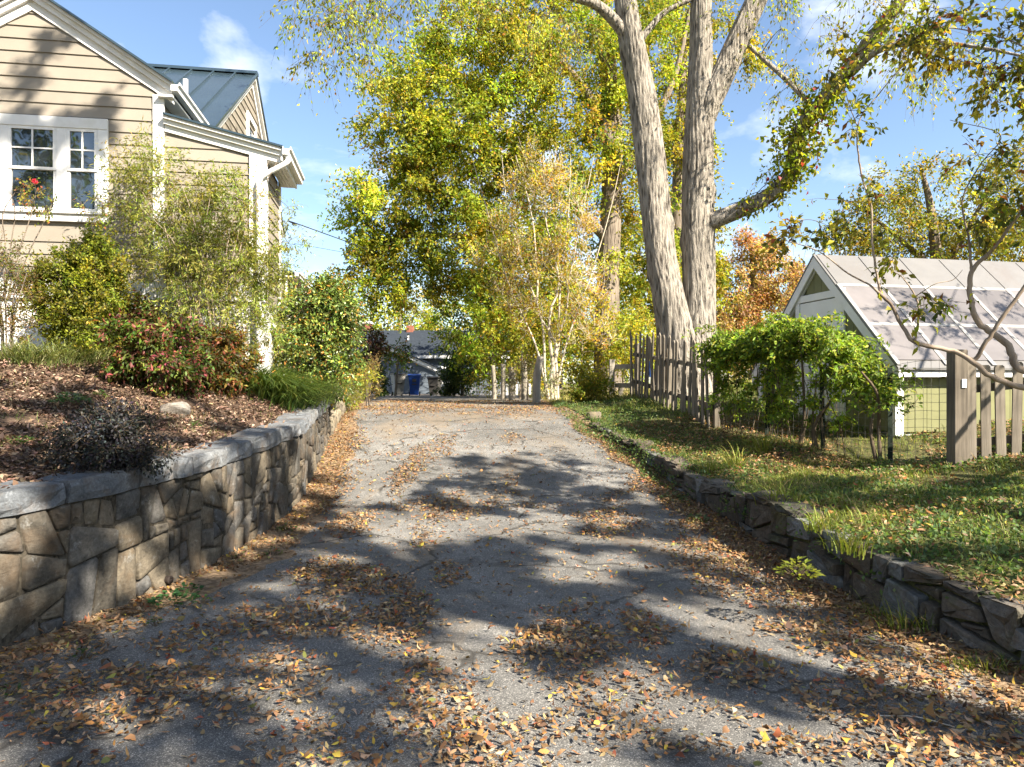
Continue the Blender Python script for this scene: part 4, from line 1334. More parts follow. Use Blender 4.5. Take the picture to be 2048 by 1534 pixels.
    leaves(parts[2], rng, pos - off, ld, nr, Ls, Ws, pal, M[lmat], o, fold, .12 if five else 0.0, five, jit, ck)
    return o

YG = [(4, (.27, .31, .034)), (3.5, (.36, .355, .042)), (2.4, (.18, .24, .032)), (.8, (.10, .155, .028)), (1.2, (.42, .34, .04)), (.35, (.38, .21, .05))]
YB = [(3, (.33, .29, .032)), (3, (.25, .26, .028)), (2, (.42, .32, .04)), (1, (.14, .17, .02))]
GR = [(3, (.07, .11, .02)), (2, (.045, .08, .018)), (2, (.11, .14, .025)), (1, (.17, .17, .03))]
DG = [(3, (.03, .055, .018)), (2, (.045, .075, .02)), (1, (.075, .10, .025))]
OR = [(3, (.44, .25, .13)), (3, (.50, .34, .18)), (.8, (.33, .15, .10)), (2.5, (.40, .33, .10)), (1, (.2, .2, .05))]

# --- the big triple-stemmed tree behind the picket fence
YT = 16.0
zg0 = float(hbank(3.72, YT))
limbs = [
    limb([(1368, 818, YT, 130), (1362, 740, YT, 104), (1352, 668, YT, 78), (1338, 600, YT, 66), (1320, 500, YT, 60), (1303, 330, YT, 56), (1283, 190, YT, 52), (1266, 100, YT, 50), (1252, 10, YT, 44), (1236, -120, YT, 38), (1205, -300, YT, 26), (1180, -480, YT, 12)]),
    limb([(1382, 818, YT + .1, 124), (1388, 740, YT + .1, 100), (1395, 668, YT + .1, 76), (1398, 600, YT + .1, 66), (1396, 480, YT + .1, 62), (1397, 300, YT + .1, 56), (1400, 200, YT + .1, 54), (1402, 100, YT + .1, 46), (1403, 0, YT + .1, 42), (1415, -150, YT + .3, 34), (1400, -380, YT + .3, 16)]),
    limb([(1405, 260, YT + .1, 36), (1422, 200, YT, 48), (1455, 130, YT, 46), (1490, 50, YT - .1, 42), (1528, -40, YT - .2, 38), (1590, -220, YT - .5, 28), (1640, -420, YT - .6, 12)]),
    limb([(1392, 470, YT + .1, 30), (1420, 445, YT, 34), (1475, 422, YT - .2, 32), (1538, 391, YT - .4, 30), (1579, 347, YT - .5, 29), (1590, 297, YT - .6, 29), (1610, 244, YT - .8, 28), (1645, 203, YT - .9, 28), (1695, 141, YT - 1.1, 27), (1740, 81, YT - 1.3, 26), (1800, 5, YT - 1.5, 22), (1880, -120, YT - 2, 14)]),
    limb([(1262, 95, YT, 22), (1236, 50, YT - .1, 24), (1190, 8, YT - .3, 20), (1130, -12, YT - .6, 17), (1030, -60, YT - 1.2, 14), (900, -90, YT - 2, 11), (760, -70, YT - 2.6, 7), (660, -20, YT - 3, 4)]),
    limb([(1272, 92, YT, 16), (1296, 60, YT, 13), (1330, 24, YT, 11), (1385, -4, YT, 9), (1450, -40, YT, 5)]),
    limb([(1488, 80, YT - .1, 8), (1520, 112, YT - .2, 9), (1563, 150, YT - .4, 10), (1613, 200, YT - .8, 11), (1628, 216, YT - .9, 11)]),
    limb([(1700, 150, YT - 1.1, 14), (1760, 100, YT - 1.6, 12), (1850, 85, YT - 2.2, 10), (1960, 95, YT - 3, 7), (2080, 120, YT - 3.6, 4)]),
]
hang = [B(625, 30, 12.8, 45, 45, 5), B(680, 30, 13.0, 55, 60, 9), B(735, 25, 13.4, 60, 60, 9), B(790, -10, 13.8, 60, 50, 7), B(760, 110, 13.6, 40, 50, 4), B(650, 105, 13.0, 30, 55, 4),
        B(880, -30, 14.2, 80, 60, 8), B(980, -20, 14.6, 90, 70, 10), B(1090, 20, 15.0, 80, 70, 9), B(1170, 60, 15.6, 60, 60, 5), B(1300, -60, YT, 160, 60, 10), B(1440, 30, YT, 50, 80, 4),
        B(1570, -20, 15.2, 120, 70, 10), B(1610, 130, 15.0, 70, 90, 7), B(1760, -30, 14.0, 120, 60, 10), B(1530, 330, 15.7, 40, 50, 3), B(1870, 110, 13.8, 110, 70, 12), B(2010, 170, 13.0, 70, 80, 8)]
above = [(np.array((1.0, 14.5, 13.5)), (5.5, 4.5, 2.2), 26), (np.array((5.0, 16.5, 14.5)), (4.5, 4.0, 3.0), 24), (np.array((9.0, 13.0, 13.0)), (4.0, 3.5, 2.5), 16)]
plant('shade_tree', 'big ridged grey tree with forked trunks behind the picket fence', 'tree', limbs, hang + above, YG, 41, leaf=(.095, .042), twig=(7, .75), per=8, bark='bark_main', droop=.65, ldroop=.6,
      sides=20, limb_n=60, ridged=3, loc=(3.72, YT, zg0 - .1), spread=.045, outw=.4, bscale=1.1)
# creeper that climbs the leaning limb
rng = np.random.default_rng(77)
lb = catmull(limbs[3], 80)[14:74]
cr = thing('climbing_creeper', 'bright yellow green creeper climbing the leaning limb of the big tree', 'creeper', tuple(lb[0, :3]))
n = 2300
w = np.interp(np.arange(60), [0, 10, 20, 27, 36, 45, 60], [.5, .35, 1.6, 1.3, 1.1, .4, .6]); w /= w.sum()
ii = rng.choice(60, n, p=w)
sp = np.interp(ii, [0, 15, 22, 30, 40, 60], [.13, .16, .34, .24, .17, .17])[:, None]
pos = lb[ii, :3] + rng.standard_normal((n, 3)) * sp * np.array([1, .8, .9]) + np.array([0, -.05, -.02])
leaves('leaves', rng, pos - lb[0, :3], runit(rng, n) + np.array([0, -.3, -.7]), runit(rng, n) + np.array([.3, -.6, .5]), rng.uniform(.08, .16, n), rng.uniform(.06, .11, n),
       [(3, (.25, .30, .03)), (2, (.16, .22, .026)), (3, (.36, .34, .04)), (.3, (.32, .05, .05))], M['leaf'], cr, five=True)
tv = Tubes()
for k in range(5):
    a = lb[:, :3] + np.stack([np.cos(np.arange(60) * .35 + k * 1.3), np.sin(np.arange(60) * .35 + k * 1.3), np.sin(np.arange(60) * .2 + k)], 1) * (lb[:, 3:4] * 1.03)
    tv.add(a - lb[0, :3], np.full(60, .008), 5)
tv.build('stems', M['twig'], cr)

# --- background trees
plant('hickory_tree', 'large yellow green tree filling the middle behind the bare stemmed bush', 'tree',
      [limb([(1215, 790, 27, 60), (1215, 600, 27, 48), (1222, 420, 27, 42), (1226, 270, 27, 40), (1215, 120, 27, 34), (1200, -60, 27, 24), (1190, -220, 27, 10)]),
       limb([(1224, 300, 27, 26), (1200, 240, 26.5, 24), (1180, 195, 26, 18), (1120, 120, 25.6, 14), (1040, 40, 25.2, 9), (960, 0, 25, 5)]),
       limb([(1218, 480, 27, 22), (1130, 400, 26.4, 18), (1020, 330, 25.8, 14), (900, 290, 25.3, 9), (780, 300, 25, 4)]),
       limb([(1216, 600, 27, 20), (1100, 540, 26.5, 16), (960, 480, 26, 12), (820, 470, 25.6, 8), (720, 500, 25.2, 4)]),
       limb([(1222, 380, 27, 22), (1290, 280, 27.4, 18), (1350, 150, 27.6, 12), (1380, 20, 27.8, 6)])],
      [B(1000, 70, 25.5, 150, 90, 34), B(880, 190, 25.2, 110, 110, 30), B(790, 250, 25, 70, 90, 14), B(990, 250, 25.6, 140, 110, 36), B(1130, 150, 26, 120, 120, 30), B(1130, 330, 26.2, 130, 120, 30),
       B(850, 400, 25.2, 110, 90, 26), B(740, 440, 25, 60, 75, 12), B(730, 540, 25.2, 60, 60, 9), B(830, 545, 25.4, 90, 65, 18), B(980, 480, 25.6, 140, 100, 30), B(955, 640, 26, 60, 60, 12), B(1130, 520, 26.6, 120, 90, 20),
       B(1060, -60, 26, 220, 80, 22), B(1280, 60, 27, 110, 120, 24), B(1270, 260, 27.5, 90, 120, 20), B(1290, 480, 28, 90, 110, 24), B(930, 330, 25.6, 120, 100, 26), B(1060, 600, 27, 130, 70, 22), B(800, 330, 25, 80, 70, 12), B(1180, 640, 28, 110, 70, 20)],
      YG, 51, leaf=(.155, .075), twig=(9, 1.2), per=38, droop=.05, ldroop=.25, sides=10, limb_n=20, spread=.10, twig_r=.006, clumpcol=.30, twig_frac=.4)
plant('maple_tree', 'yellow leaved tree seen between and right of the big trunks', 'tree',
      [limb([(1345, 790, 31, 40), (1350, 560, 31, 30), (1360, 300, 31, 24), (1370, 60, 31, 12)])],
      [B(1350, 60, 31, 100, 110, 26), B(1345, 220, 31, 90, 110, 26), B(1350, 380, 31, 90, 110, 24), B(1340, 540, 30.5, 90, 90, 20), B(1290, 640, 29, 70, 70, 12), B(1470, 90, 31, 60, 80, 8), B(1300, -60, 31, 160, 70, 14)],
      YB, 52, leaf=(.17, .10), twig=(9, 1.1), per=26, droop=.35, spread=.10, limb_n=14, twig_r=.006)
plant('orange_tree', 'orange autumn tree behind the vine, left of the shed roof', 'tree',
      [limb([(1510, 780, 33, 24), (1512, 640, 33, 18), (1505, 540, 33, 10), (1500, 470, 33, 4)])],
      [B(1500, 530, 33, 75, 55, 28), B(1465, 590, 32.5, 60, 60, 22), B(1560, 560, 33, 65, 60, 24), B(1550, 640, 32.5, 90, 55, 24), B(1450, 680, 31, 60, 50, 14), B(1600, 600, 33, 40, 50, 10)],
      OR, 53, leaf=(.14, .085), twig=(9, .85), per=22, droop=.1, spread=.10, limb_n=12, twig_r=.006)
plant('locust_tree', 'airy yellow green tree rising behind the shed roof', 'tree',
      [limb([(1880, 800, 22, 30), (1875, 560, 22, 24), (1862, 420, 22, 16), (1840, 330, 22, 6)]), limb([(1875, 560, 22, 16), (1940, 450, 22, 10), (2000, 340, 22, 5)]), limb([(1872, 540, 22, 14), (1790, 470, 22, 9), (1730, 420, 22, 5)])],
      [B(1760, 450, 22, 90, 60, 24), B(1840, 380, 22, 90, 60, 22), B(1930, 430, 22, 90, 80, 26), B(2020, 400, 22, 80, 110, 24), B(1850, 490, 22, 130, 45, 26), B(1710, 500, 22.5, 70, 40, 14), B(2060, 480, 22, 90, 70, 16), B(2120, 300, 22, 90, 110, 12), B(1990, 500, 22, 90, 40, 14)],
      [(3, (.29, .27, .035)), (3, (.20, .22, .03)), (1.5, (.40, .29, .05)), (1, (.11, .14, .025))], 54, leaf=(.13, .06), twig=(8, .9), per=15, droop=.3, spread=.09, limb_n=14, twig_r=.005)
far = [(620, 590, 75, 150, 60, 'distant yellow tree peeking over the leafy shrub by the house'), (800, 630, 72, 110, 45, 'distant bright yellow green tree above the dark roof'), (950, 600, 78, 140, 60, 'distant pale green tree behind the hickory'),
       (1120, 620, 70, 160, 70, 'distant yellow tree behind the bare stemmed bush'), (1010, 690, 58, 90, 45, 'distant low tree behind the white picket fence'), (1270, 640, 66, 120, 70, 'distant tree between the hickory and the big trunks'), (1420, 660, 64, 110, 60, 'distant tree low behind the vine'), (1680, 610, 62, 110, 70, 'distant tree just left of the shed ridge'), (1560, 620, 60, 160, 60, 'distant green tree behind the orange one'), (1800, 590, 55, 200, 70, 'distant green tree behind the shed')]
for i, (px, py, Y, rx, ry, lab) in enumerate(far):
    plant('distant_tree', lab, 'tree', [limb([(px, 800, Y, 12), (px, py + 40, Y, 9), (px, py - 20, Y, 4)])], [B(px, py, Y, rx, ry, 30), B(px + rx * .5, py + 25, Y, rx * .6, ry * .7, 14), B(px - rx * .5, py + 25, Y, rx * .6, ry * .7, 14), B(px, py + 70, Y, rx, 50, 22), B(px, 738, Y, rx * 1.15, 32, 26)],
          YB if i % 2 == 0 else YG, 60 + i, leaf=(.34, .19), twig=(6, 1.6), per=10, droop=.1, spread=.25, limb_n=8, sides=6, twig_r=.01, group='distant trees', clumpcol=.3, twig_frac=.3)
# understorey behind the bins and along the drive's end
plant('evergreen_shrub', 'dark evergreen thicket right of the dark grey bin', 'shrub', [limb([(925, 795, 34, 8), (925, 730, 34, 5), (925, 690, 34, 3)])],
      [B(935, 735, 34, 55, 50, 26), B(905, 765, 33.5, 35, 28, 14), B(970, 700, 33, 45, 60, 20)], DG + [(2, (.09, .12, .02))], 71, leaf=(.16, .09), twig=(8, .6), per=12, droop=0, spread=.08, limb_n=8, parts=('stems', 'branches', 'foliage'), twig_frac=.5)
plant('evergreen_shrub', 'dark hedge left of the faded grey bin', 'shrub', [limb([(755, 795, 33, 8), (755, 740, 33, 4)])],
      [B(752, 765, 33, 18, 28, 16), B(735, 720, 30, 20, 40, 14)], DG, 72, leaf=(.14, .08), twig=(8, .34), per=11, droop=0, spread=.07, limb_n=8, parts=('stems', 'branches', 'foliage'), twig_frac=.5)
plant('young_tree', 'small green tree with orange tips before the dark roof', 'tree', [limb([(790, 800, 35, 6), (795, 740, 35, 4), (800, 690, 35, 2)])],
      [B(800, 700, 35, 40, 18, 10), B(762, 715, 34, 28, 20, 8)], GR + [(1.5, (.30, .15, .03))], 73, leaf=(.17, .09), twig=(7, .7), per=7, droop=.2, spread=.08, limb_n=8)
plant('redbud_bush', 'dark burgundy bush at the end of the stone wall', 'shrub', [limb([(738, 785, 27, 8), (738, 720, 27, 5), (740, 680, 27, 2)])],
      [B(742, 700, 27, 28, 40, 16)], [(3, (.07, .035, .03)), (2, (.05, .06, .03)), (1, (.14, .08, .03))], 74, leaf=(.14, .08), twig=(8, .5), per=10, droop=.1, spread=.07, limb_n=8, parts=('stems', 'branches', 'foliage'), twig_frac=.5)
for i, (px, Y, bl, lab) in enumerate(((1040, 25.5, [B(1040, 670, 25.5, 90, 80, 26), B(980, 730, 28, 60, 50, 14)], 'yellow green thicket behind the old fence posts'), (1160, 25, [B(1180, 660, 25, 110, 90, 34)], 'yellow green thicket behind the pale bare stems'), (1245, 24.5, [B(1270, 700, 24, 50, 70, 16)], 'yellow green thicket left of the big trunks'))):
    plant('thicket', lab, 'shrub', [limb([(px, 800, Y, 6), (px + 5, 690, Y, 3)])], bl, YG + [(2, (.36, .30, .035))], 75 + 100 * i, leaf=(.13, .065), twig=(8, .8), per=15, droop=.1, spread=.09, limb_n=8, parts=('stems', 'branches', 'foliage'), twig_frac=.5, group='thickets under the hickory')
plant('oak_tree', 'tall dark green tree right of the far house, half hidden by the hickory', 'tree', [limb([(985, 790, 42, 18), (985, 660, 42, 14), (988, 560, 42, 8), (990, 480, 42, 3)])],
      [B(985, 540, 42, 130, 80, 34), B(920, 560, 42, 80, 60, 14), B(1060, 580, 42, 90, 70, 18), B(990, 460, 42, 100, 60, 18), B(1000, 630, 42, 90, 50, 14)], GR, 79, leaf=(.22, .13), twig=(8, 1.1), per=12, droop=.1, spread=.12, limb_n=10, twig_frac=.4)
# bare-stemmed yellow bush tree (pale bark)
YC = 21.0
rng = np.random.default_rng(56)
cm = []
for (a_, b_, c_, d_, e_, w_) in ((-8, -18, -50, -85, -105, 6), (-2, -6, -26, -40, -62, 7), (4, 4, 10, 6, 0, 8), (10, 14, 34, 62, 80, 6), (6, 20, 78, 112, 140, 5), (-10, -34, -92, -130, -150, 5), (0, 8, 22, 30, 44, 6)):
    q = rng.normal(0, 7, 6)
    cm.append(limb([(1106 + a_, 800, YC, w_), (1104 + a_ * .6 + b_ * .4 + q[0] * .5, 745, YC, w_ * .92), (1104 + b_ + q[1], 690, YC, w_ * .8), (1102 + (b_ + c_) / 2 + q[2], 625, YC + .1, w_ * .68), (1100 + c_ + q[3], 560, YC, w_ * .55), (1100 + d_ + q[4], 430, YC - .1, w_ * .36), (1098 + e_ + q[5], 310, YC, w_ * .16)]))
plant('crape_myrtle', 'bare stemmed yellow bush with pale trunks at the drive bend', 'tree', cm,
      [B(1070, 380, YC, 75, 70, 20), B(1130, 430, YC, 75, 90, 26), B(1020, 520, YC, 75, 80, 22), B(1150, 560, YC, 85, 80, 24), B(1080, 620, YC, 100, 60, 20), B(1190, 660, YC, 55, 50, 10)],
      [(3, (.46, .37, .05)), (2, (.36, .32, .04)), (1, (.48, .26, .05))], 55, leaf=(.095, .055), twig=(14, .62), per=6, bark='bark_pale', droop=-.5, ldroop=0, sides=7, limb_n=16, spread=.05, twig_r=.006, outw=.35)
plant('yellow_bush', 'rounded yellow green bush left of the timber gate', 'shrub', [limb([(1170, 815, 17.6, 6), (1172, 770, 17.6, 3)])],
      [B(1170, 770, 17.6, 50, 38, 34), B(1200, 790, 17.4, 25, 22, 10)], [(3, (.24, .25, .03)), (2, (.33, .28, .035)), (2, (.12, .16, .02))], 76, leaf=(.085, .045), twig=(8, .28), per=10, droop=-.1, spread=.04, limb_n=8, parts=('stems', 'branches', 'foliage'), twig_frac=.5)
plant('grey_bush', 'pale grey green bush around the split posts', 'shrub', [limb([(1055, 800, 21.5, 5), (1056, 760, 21.5, 3)])],
      [B(1050, 760, 21.8, 35, 34, 16), B(1090, 770, 20.8, 30, 28, 12)], [(3, (.26, .26, .15)), (2, (.32, .30, .22)), (1, (.20, .22, .07))], 78, leaf=(.09, .03), twig=(9, .4), per=6, droop=-.5, spread=.04, limb_n=8, parts=('stems', 'branches', 'foliage'), twig_frac=.5)

# --- the near tree at the right edge
YF = 6.2
trunkb = (5.75, 5.95, float(hbank(5.75, 5.95)) - .1)
def nl(rows): return limb([(a, b, Y, w) for (a, b, Y, w) in rows])
f0 = np.array([(*trunkb, .085), (5.55, 6.0, 1.1, .075), (5.2, 6.05, 1.45, .06), (*P(2060, 778, YF), .036), (*P(1987, 755, YF), .030), (*P(1947, 724, YF), .028), (*P(1901, 701, YF + .1), .026), (*P(1833, 686, YF + .1), .024), (*P(1804, 652, YF + .2), .021),
               (*P(1784, 612, YF + .2), .019), (*P(1761, 589, YF + .2), .017), (*P(1738, 569, YF + .2), .011), (*P(1695, 546, YF + .3), .009), (*P(1638, 503, YF + .3), .007), (*P(1569, 480, YF + .4), .004)])
f1 = nl([(1761, 589, YF + .2, 7), (1752, 540, YF + .2, 6), (1744, 480, YF + .2, 5.5), (1742, 410, YF + .2, 5), (1722, 345, YF + .3, 4.5), (1716, 250, YF + .3, 3.6), (1760, 185, YF + .3, 2.8), (1815, 120, YF + .2, 2)])
f2 = nl([(1716, 255, YF + .3, 3), (1700, 215, YF + .3, 2), (1690, 180, YF + .3, 1.5)])
f3 = nl([(1950, 721, YF, 11), (1993, 652, YF - .1, 10), (2055, 565, YF - .2, 9), (2110, 470, YF - .3, 8), (2150, 330, YF - .3, 6), (2120, 180, YF - .2, 5), (2040, 90, YF, 4), (1930, 60, YF + .2, 3), (1830, 50, YF + .3, 2)])
f4 = np.array([(5.55, 6.0, 1.1, .06), (5.0, 6.0, 1.75, .05), (*P(2048, 740, YF), .043), (*P(2016, 692, YF + .1), .038), (*P(1959, 646, YF + .2), .034), (*P(1944, 609, YF + .2), .03), (*P(1943, 546, YF + .2), .026), (*P(1987, 497, YF + .1), .018), (*P(2030, 440, YF), .015), (*P(2100, 340, YF), .01)])
f5 = nl([(1943, 550, YF + .2, 7), (1938, 480, YF + .2, 5.5), (1925, 400, YF + .3, 4), (1960, 330, YF + .3, 3), (2000, 270, YF + .2, 2.4), (1900, 240, YF + .2, 1.4)])
f6 = nl([(1830, 682, YF + .1, 7), (1838, 623, YF + .1, 5), (1828, 588, YF + .1, 4), (1805, 555, YF + .1, 2.6), (1790, 545, YF + .1, 2)])
f7 = nl([(1832, 592, YF + .1, 3), (1870, 568, YF, 2.2), (1905, 560, YF, 1.8), (1925, 540, YF, 1.2)])
f8 = np.array([(5.55, 6.0, 1.1, .06), (6.3, 6.2, 2.1, .05), (7.3, 6.6, 3.4, .042), (8.6, 7.4, 4.9, .034), (9.8, 8.2, 6.0, .022), (10.8, 8.9, 6.9, .01)])
f9 = np.array([(6.3, 6.2, 2.1, .045), (7.6, 6.3, 2.7, .035), (9.0, 6.9, 3.5, .025), (10.2, 7.4, 4.4, .012)])
NEAR = [(2, (.10, .12, .028)), (1, (.06, .08, .022)), (3, (.25, .25, .035)), (.7, (.19, .07, .035)), (3, (.38, .33, .045))]
plant('near_tree', 'near tree with crooked tan branches reaching in from the right edge', 'tree', [f0, f1, f2, f3, f4, f5, f6, f7, f8, f9],
      [B(1900, 60, YF + .2, 130, 60, 16), B(2010, 110, YF, 60, 90, 12), B(1800, 60, YF + .2, 60, 45, 6), B(1990, 290, YF, 60, 60, 4), B(2010, 380, YF, 55, 50, 5), B(1950, 430, YF, 70, 45, 4), B(1720, 400, YF + .3, 45, 50, 4), B(1690, 230, YF + .3, 30, 40, 3),
       B(1660, 100, YF + .3, 40, 40, 2), B(1560, 470, YF + .4, 40, 25, 3), B(1630, 440, YF + .3, 50, 30, 3), B(1800, 480, YF + .2, 60, 50, 3), B(2100, 200, YF - .4, 90, 150, 16), B(2080, 470, YF, 60, 60, 5), B(1840, 600, YF, 60, 30, 3),
       (np.array((5.6, 6.4, 5.4)), (1.6, 1.7, 1.0), 40), (np.array((9.8, 8.3, 5.9)), (1.9, 1.3, .9), 46), (np.array((7.6, 6.6, 4.6)), (1.2, 1.0, .6), 14)],
      NEAR, 57, leaf=(.085, .042), twig=(5, .29), per=6, bark='bark_smooth', droop=.25, ldroop=.35, five=True, lmat='leaf', sides=12, limb_n=70, rough=.16, thin=.78, loc=trunkb, spread=.02, twig_r=.003, shell=.6, bscale=.55, outw=.5)

# --- tree outside the picture, to the right and behind the camera, that shades the drive
S = np.array
tr = [S([(10.5, -3.6, .4, .42), (10.4, -3.5, 2.5, .34), (10.2, -3.2, 5, .30), (9.8, -2.8, 8, .22), (9.3, -2.2, 11, .12), (9.0, -2, 13, .05)]),
      S([(10.3, -3.4, 4.2, .18), (8.8, -2.2, 6.6, .14), (7.0, -1.0, 8.2, .09), (5.2, .4, 9.2, .04)]), S([(10.2, -3.2, 5.2, .17), (10.6, -.6, 7.2, .13), (10.8, 1.6, 8.6, .08), (10.6, 3.4, 9.4, .03)]),
      S([(10.0, -3.0, 6.5, .14), (12.0, -4.6, 8.4, .1), (13.4, -5.6, 9.6, .04)])]
tr.append(S([(9.8, -2.8, 8, .12), (7.2, -.4, 10.2, .09), (4.2, 2.0, 12.2, .06), (1.6, 4.0, 13.2, .03)]))
plant('street_tree', 'spreading tree beside the camera that dapples the drive with shade', 'tree', tr,
      [(S((8.0, -.8, 8.6)), (2.7, 2.5, .8), 50), (S((10.8, 1.0, 8.8)), (2.2, 2.2, .8), 34), (S((6.2, 1.0, 9.3)), (1.9, 1.8, .7), 20), (S((9.5, -3.2, 11.0)), (3.4, 3.0, .8), 40), (S((5.6, -2.6, 8.4)), (2.0, 1.7, .7), 27), (S((4.2, -.7, 8.3)), (1.7, 1.7, .7), 24), (S((1.8, 1.2, 8.6)), (2.0, 1.7, .7), 18), (S((12.4, -4.0, 10.0)), (2.4, 2.2, 1.5), 14), (S((8.4, 3.2, 8.6)), (1.8, 1.7, .9), 20), (S((.6, 4.4, 13.4)), (2.6, 1.8, .9), 14), (S((3.6, 2.2, 12.2)), (1.5, 1.5, .7), 2)],
      YG, 58, leaf=(.14, .085), twig=(8, .34), per=17, droop=.3, spread=.045, limb_n=16, twig_r=.006, shell=.8)

# trees across the street, behind the camera: they show in the window panes
for i, (tx, ty, th, lab) in enumerate(((-7.0, -13.0, 17.0, 'broad tree across the street mirrored in the house window'), (-15.0, -14.0, 20.0, 'taller tree across the street left of the broad one'), (1.5, -19.0, 18.0, 'tree across the street straight behind the camera'))):
    plant('street_side_tree', lab, 'tree', [S([(tx, ty, -.1, .3), (tx + .1, ty, th * .35, .22), (tx - .2, ty + .2, th * .7, .1), (tx, ty, th * .95, .03)])],
          [(S((tx, ty, th * .72)), (3.4, 2.8, th * .26), 80), (S((tx + 1.6, ty + .5, th * .5)), (2.0, 2.0, 1.4), 20), (S((tx - 1.8, ty + .3, th * .52)), (2.0, 2.0, 1.4), 20)], GR, 580 + i, leaf=(.26, .15), twig=(7, 1.0), per=8, droop=.2, spread=.12, limb_n=10, twig_frac=.2, group='trees across the street')

# --- vine over the wire fence
rng = np.random.default_rng(91)
vt = thing('fence_vine', 'thick green vine sprawling over the wire fence between pickets and shed', 'vine', (WA.x, WA.y, 0))
off_ = np.array((WA.x, WA.y, 0))
perp = np.array([-(WB - WA).y, (WB - WA).x, 0]) / L * -1
alongv = np.array((WB - WA)) / L
ns = 560
t0 = np.clip(rng.beta(1.1, 1.5, ns) * .82, 0, .82)
zt0 = np.interp(t0, [0, .05, .14, .36, .5, .66, .82], [1.30, 1.48, 1.42, 1.68, 1.58, 1.38, 1.05]) + .5 * (fbm(t0 * 16, t0 * 0 + 6) - .5)
SH = []
for k in range(ns):
    q = np.array(WA.lerp(WB, t0[k])); gz = float(hbank(q[0], q[1]))
    low = rng.random() < .17
    z = gz + (rng.uniform(.45, 1.15) if low else zt0[k] - abs(rng.normal(0, .15)))
    a = np.array((q[0], q[1], z)) + perp * rng.normal(0, .10)
    ln = rng.uniform(.3, .95) * (.7 if low else 1)
    hd = perp * rng.normal(.15, .9) + alongv * rng.normal(0, .8)
    hd = hd / np.linalg.norm(hd)
    up = rng.uniform(-.1, .75) if not low else rng.uniform(-.5, .1)
    tt = np.linspace(0, 1, 9)[:, None]
    c = a + hd * ln * .62 * tt + np.array([0, 0, 1]) * (up * ln * tt - (.25 + .6 * up) * ln * tt ** 2.3 * rng.uniform(.6, 1.4))
    c = c + rng.normal(0, .012, c.shape)
    c[:, 2] = np.maximum(c[:, 2], gz + .12)
    SH.append(c)
SH = np.array(SH)
per = 44
k = np.repeat(np.arange(ns), per); u = rng.uniform(.05, 1, ns * per) * 7.999; i0 = u.astype(int); fr = (u - i0)[:, None]
a_, b_ = SH[k, i0], SH[k, i0 + 1]
pos = a_ * (1 - fr) + b_ * fr + rng.normal(0, .028, (len(k), 3)); n = len(pos)
tone = np.exp(rng.normal(0, .25, ns))[k][:, None]
leaves('leaves', rng, pos - off_, norm(b_ - a_) * .5 + runit(rng, n) + np.array([0, -.2, -.4]), runit(rng, n) + np.array([.2, -.5, .9]), rng.uniform(.05, .095, n), rng.uniform(.024, .042, n),
       [(3, (.14, .22, .028)), (3, (.22, .30, .036)), (1.5, (.08, .13, .024)), (1, (.33, .33, .045))], M['leaf'], vt, jit=.2, colmul=tone)
tv = Tubes()
tv.add(SH - off_, np.linspace(.004, .0015, 9)[None].repeat(ns, 0), 4)
for j in range(30):
    tt = rng.uniform(.02, .8); q = WA.lerp(WB, tt); z0 = float(hbank(q.x, q.y)); hh = float(np.interp(tt, [0, .36, .82], [1.3, 1.6, 1.1]))
    pts = [(q.x, q.y, z0 - .05), (q.x + rng.normal(0, .06), q.y + rng.normal(0, .06), z0 + .4), (q.x + rng.normal(0, .15), q.y + rng.normal(0, .15), z0 + hh * .75), (q.x + rng.normal(0, .2), q.y + rng.normal(0, .2), z0 + hh)]
    r = .026 if j < 4 else rng.uniform(.004, .01)
    tv.add(catmull(pts, 12) - off_, np.linspace(r, r * .5, 12), 6)
tv.build('stems', M['twig'], vt)

# ------------------------------------------------------------------ shrubs and plants of the mulch bed
def shrub(name, label, px, py, Yd, wpx, hpx, n, pal, seed, leaf, twig, per, lmat='leaf', depth=None, stems=7, droop=0.0, group=None, lobes=0, **kw):
    """Bush whose foot is Y metres away under pixel column px; wpx x hpx is its size in photograph pixels."""
    g = P(px, py, Yd); x, y = g.x, g.y
    gz = float(hbed(np.array([x]), np.array([y]))[0]) if x < float(xl(y)) else float(hbank(np.array([x]), np.array([y]))[0])
    top = HC + (767 - (py - hpx)) / F * Yd
    r = wpx / 2 / F * Yd
    dp = depth if depth else r
    rng = np.random.default_rng(seed + 500)
    h = max(top - gz, .15)
    lim = []
    for k in range(stems):
        a = rng.uniform(0, 2 * np.pi); q = rng.uniform(.2, .75)
        lim.append(np.array([(x + .06 * np.cos(a), y + .06 * np.sin(a), gz - .05, .012), (x + r * .35 * q * np.cos(a), y + dp * .35 * q * np.sin(a), gz + h * .35, .010), (x + r * q * np.cos(a), y + dp * q * np.sin(a), gz + h * .75, .005)]))
    bl = [(np.array((x, y, gz + h * .54)), (r * .95, dp * .95, h * .46), n)]
    if lobes:
        bl = []
        for k in range(lobes):
            a = 2 * np.pi * (k + rng.uniform(-.3, .3)) / lobes; q = rng.uniform(.35, .62); s = rng.uniform(.42, .62)
            hz = rng.uniform(.30, .66)
            bl.append((np.array((x + r * q * np.cos(a), y + dp * q * np.sin(a), gz + h * hz)), (r * s, dp * s, h * min(s * .75, hz)), int(n / lobes)))
        bl.append((np.array((x + rng.normal(0, .1) * r, y, gz + h * .72)), (r * .5, dp * .5, h * .28), n // 4))
    return plant(name, label, 'shrub', lim, bl, pal, seed, leaf=leaf, twig=twig, per=per, lmat=lmat, loc=(x, y, gz), parts=('stems', 'branches', 'foliage'), limb_n=8, sides=5, droop=droop, group=group, twig_frac=.35, **kw)

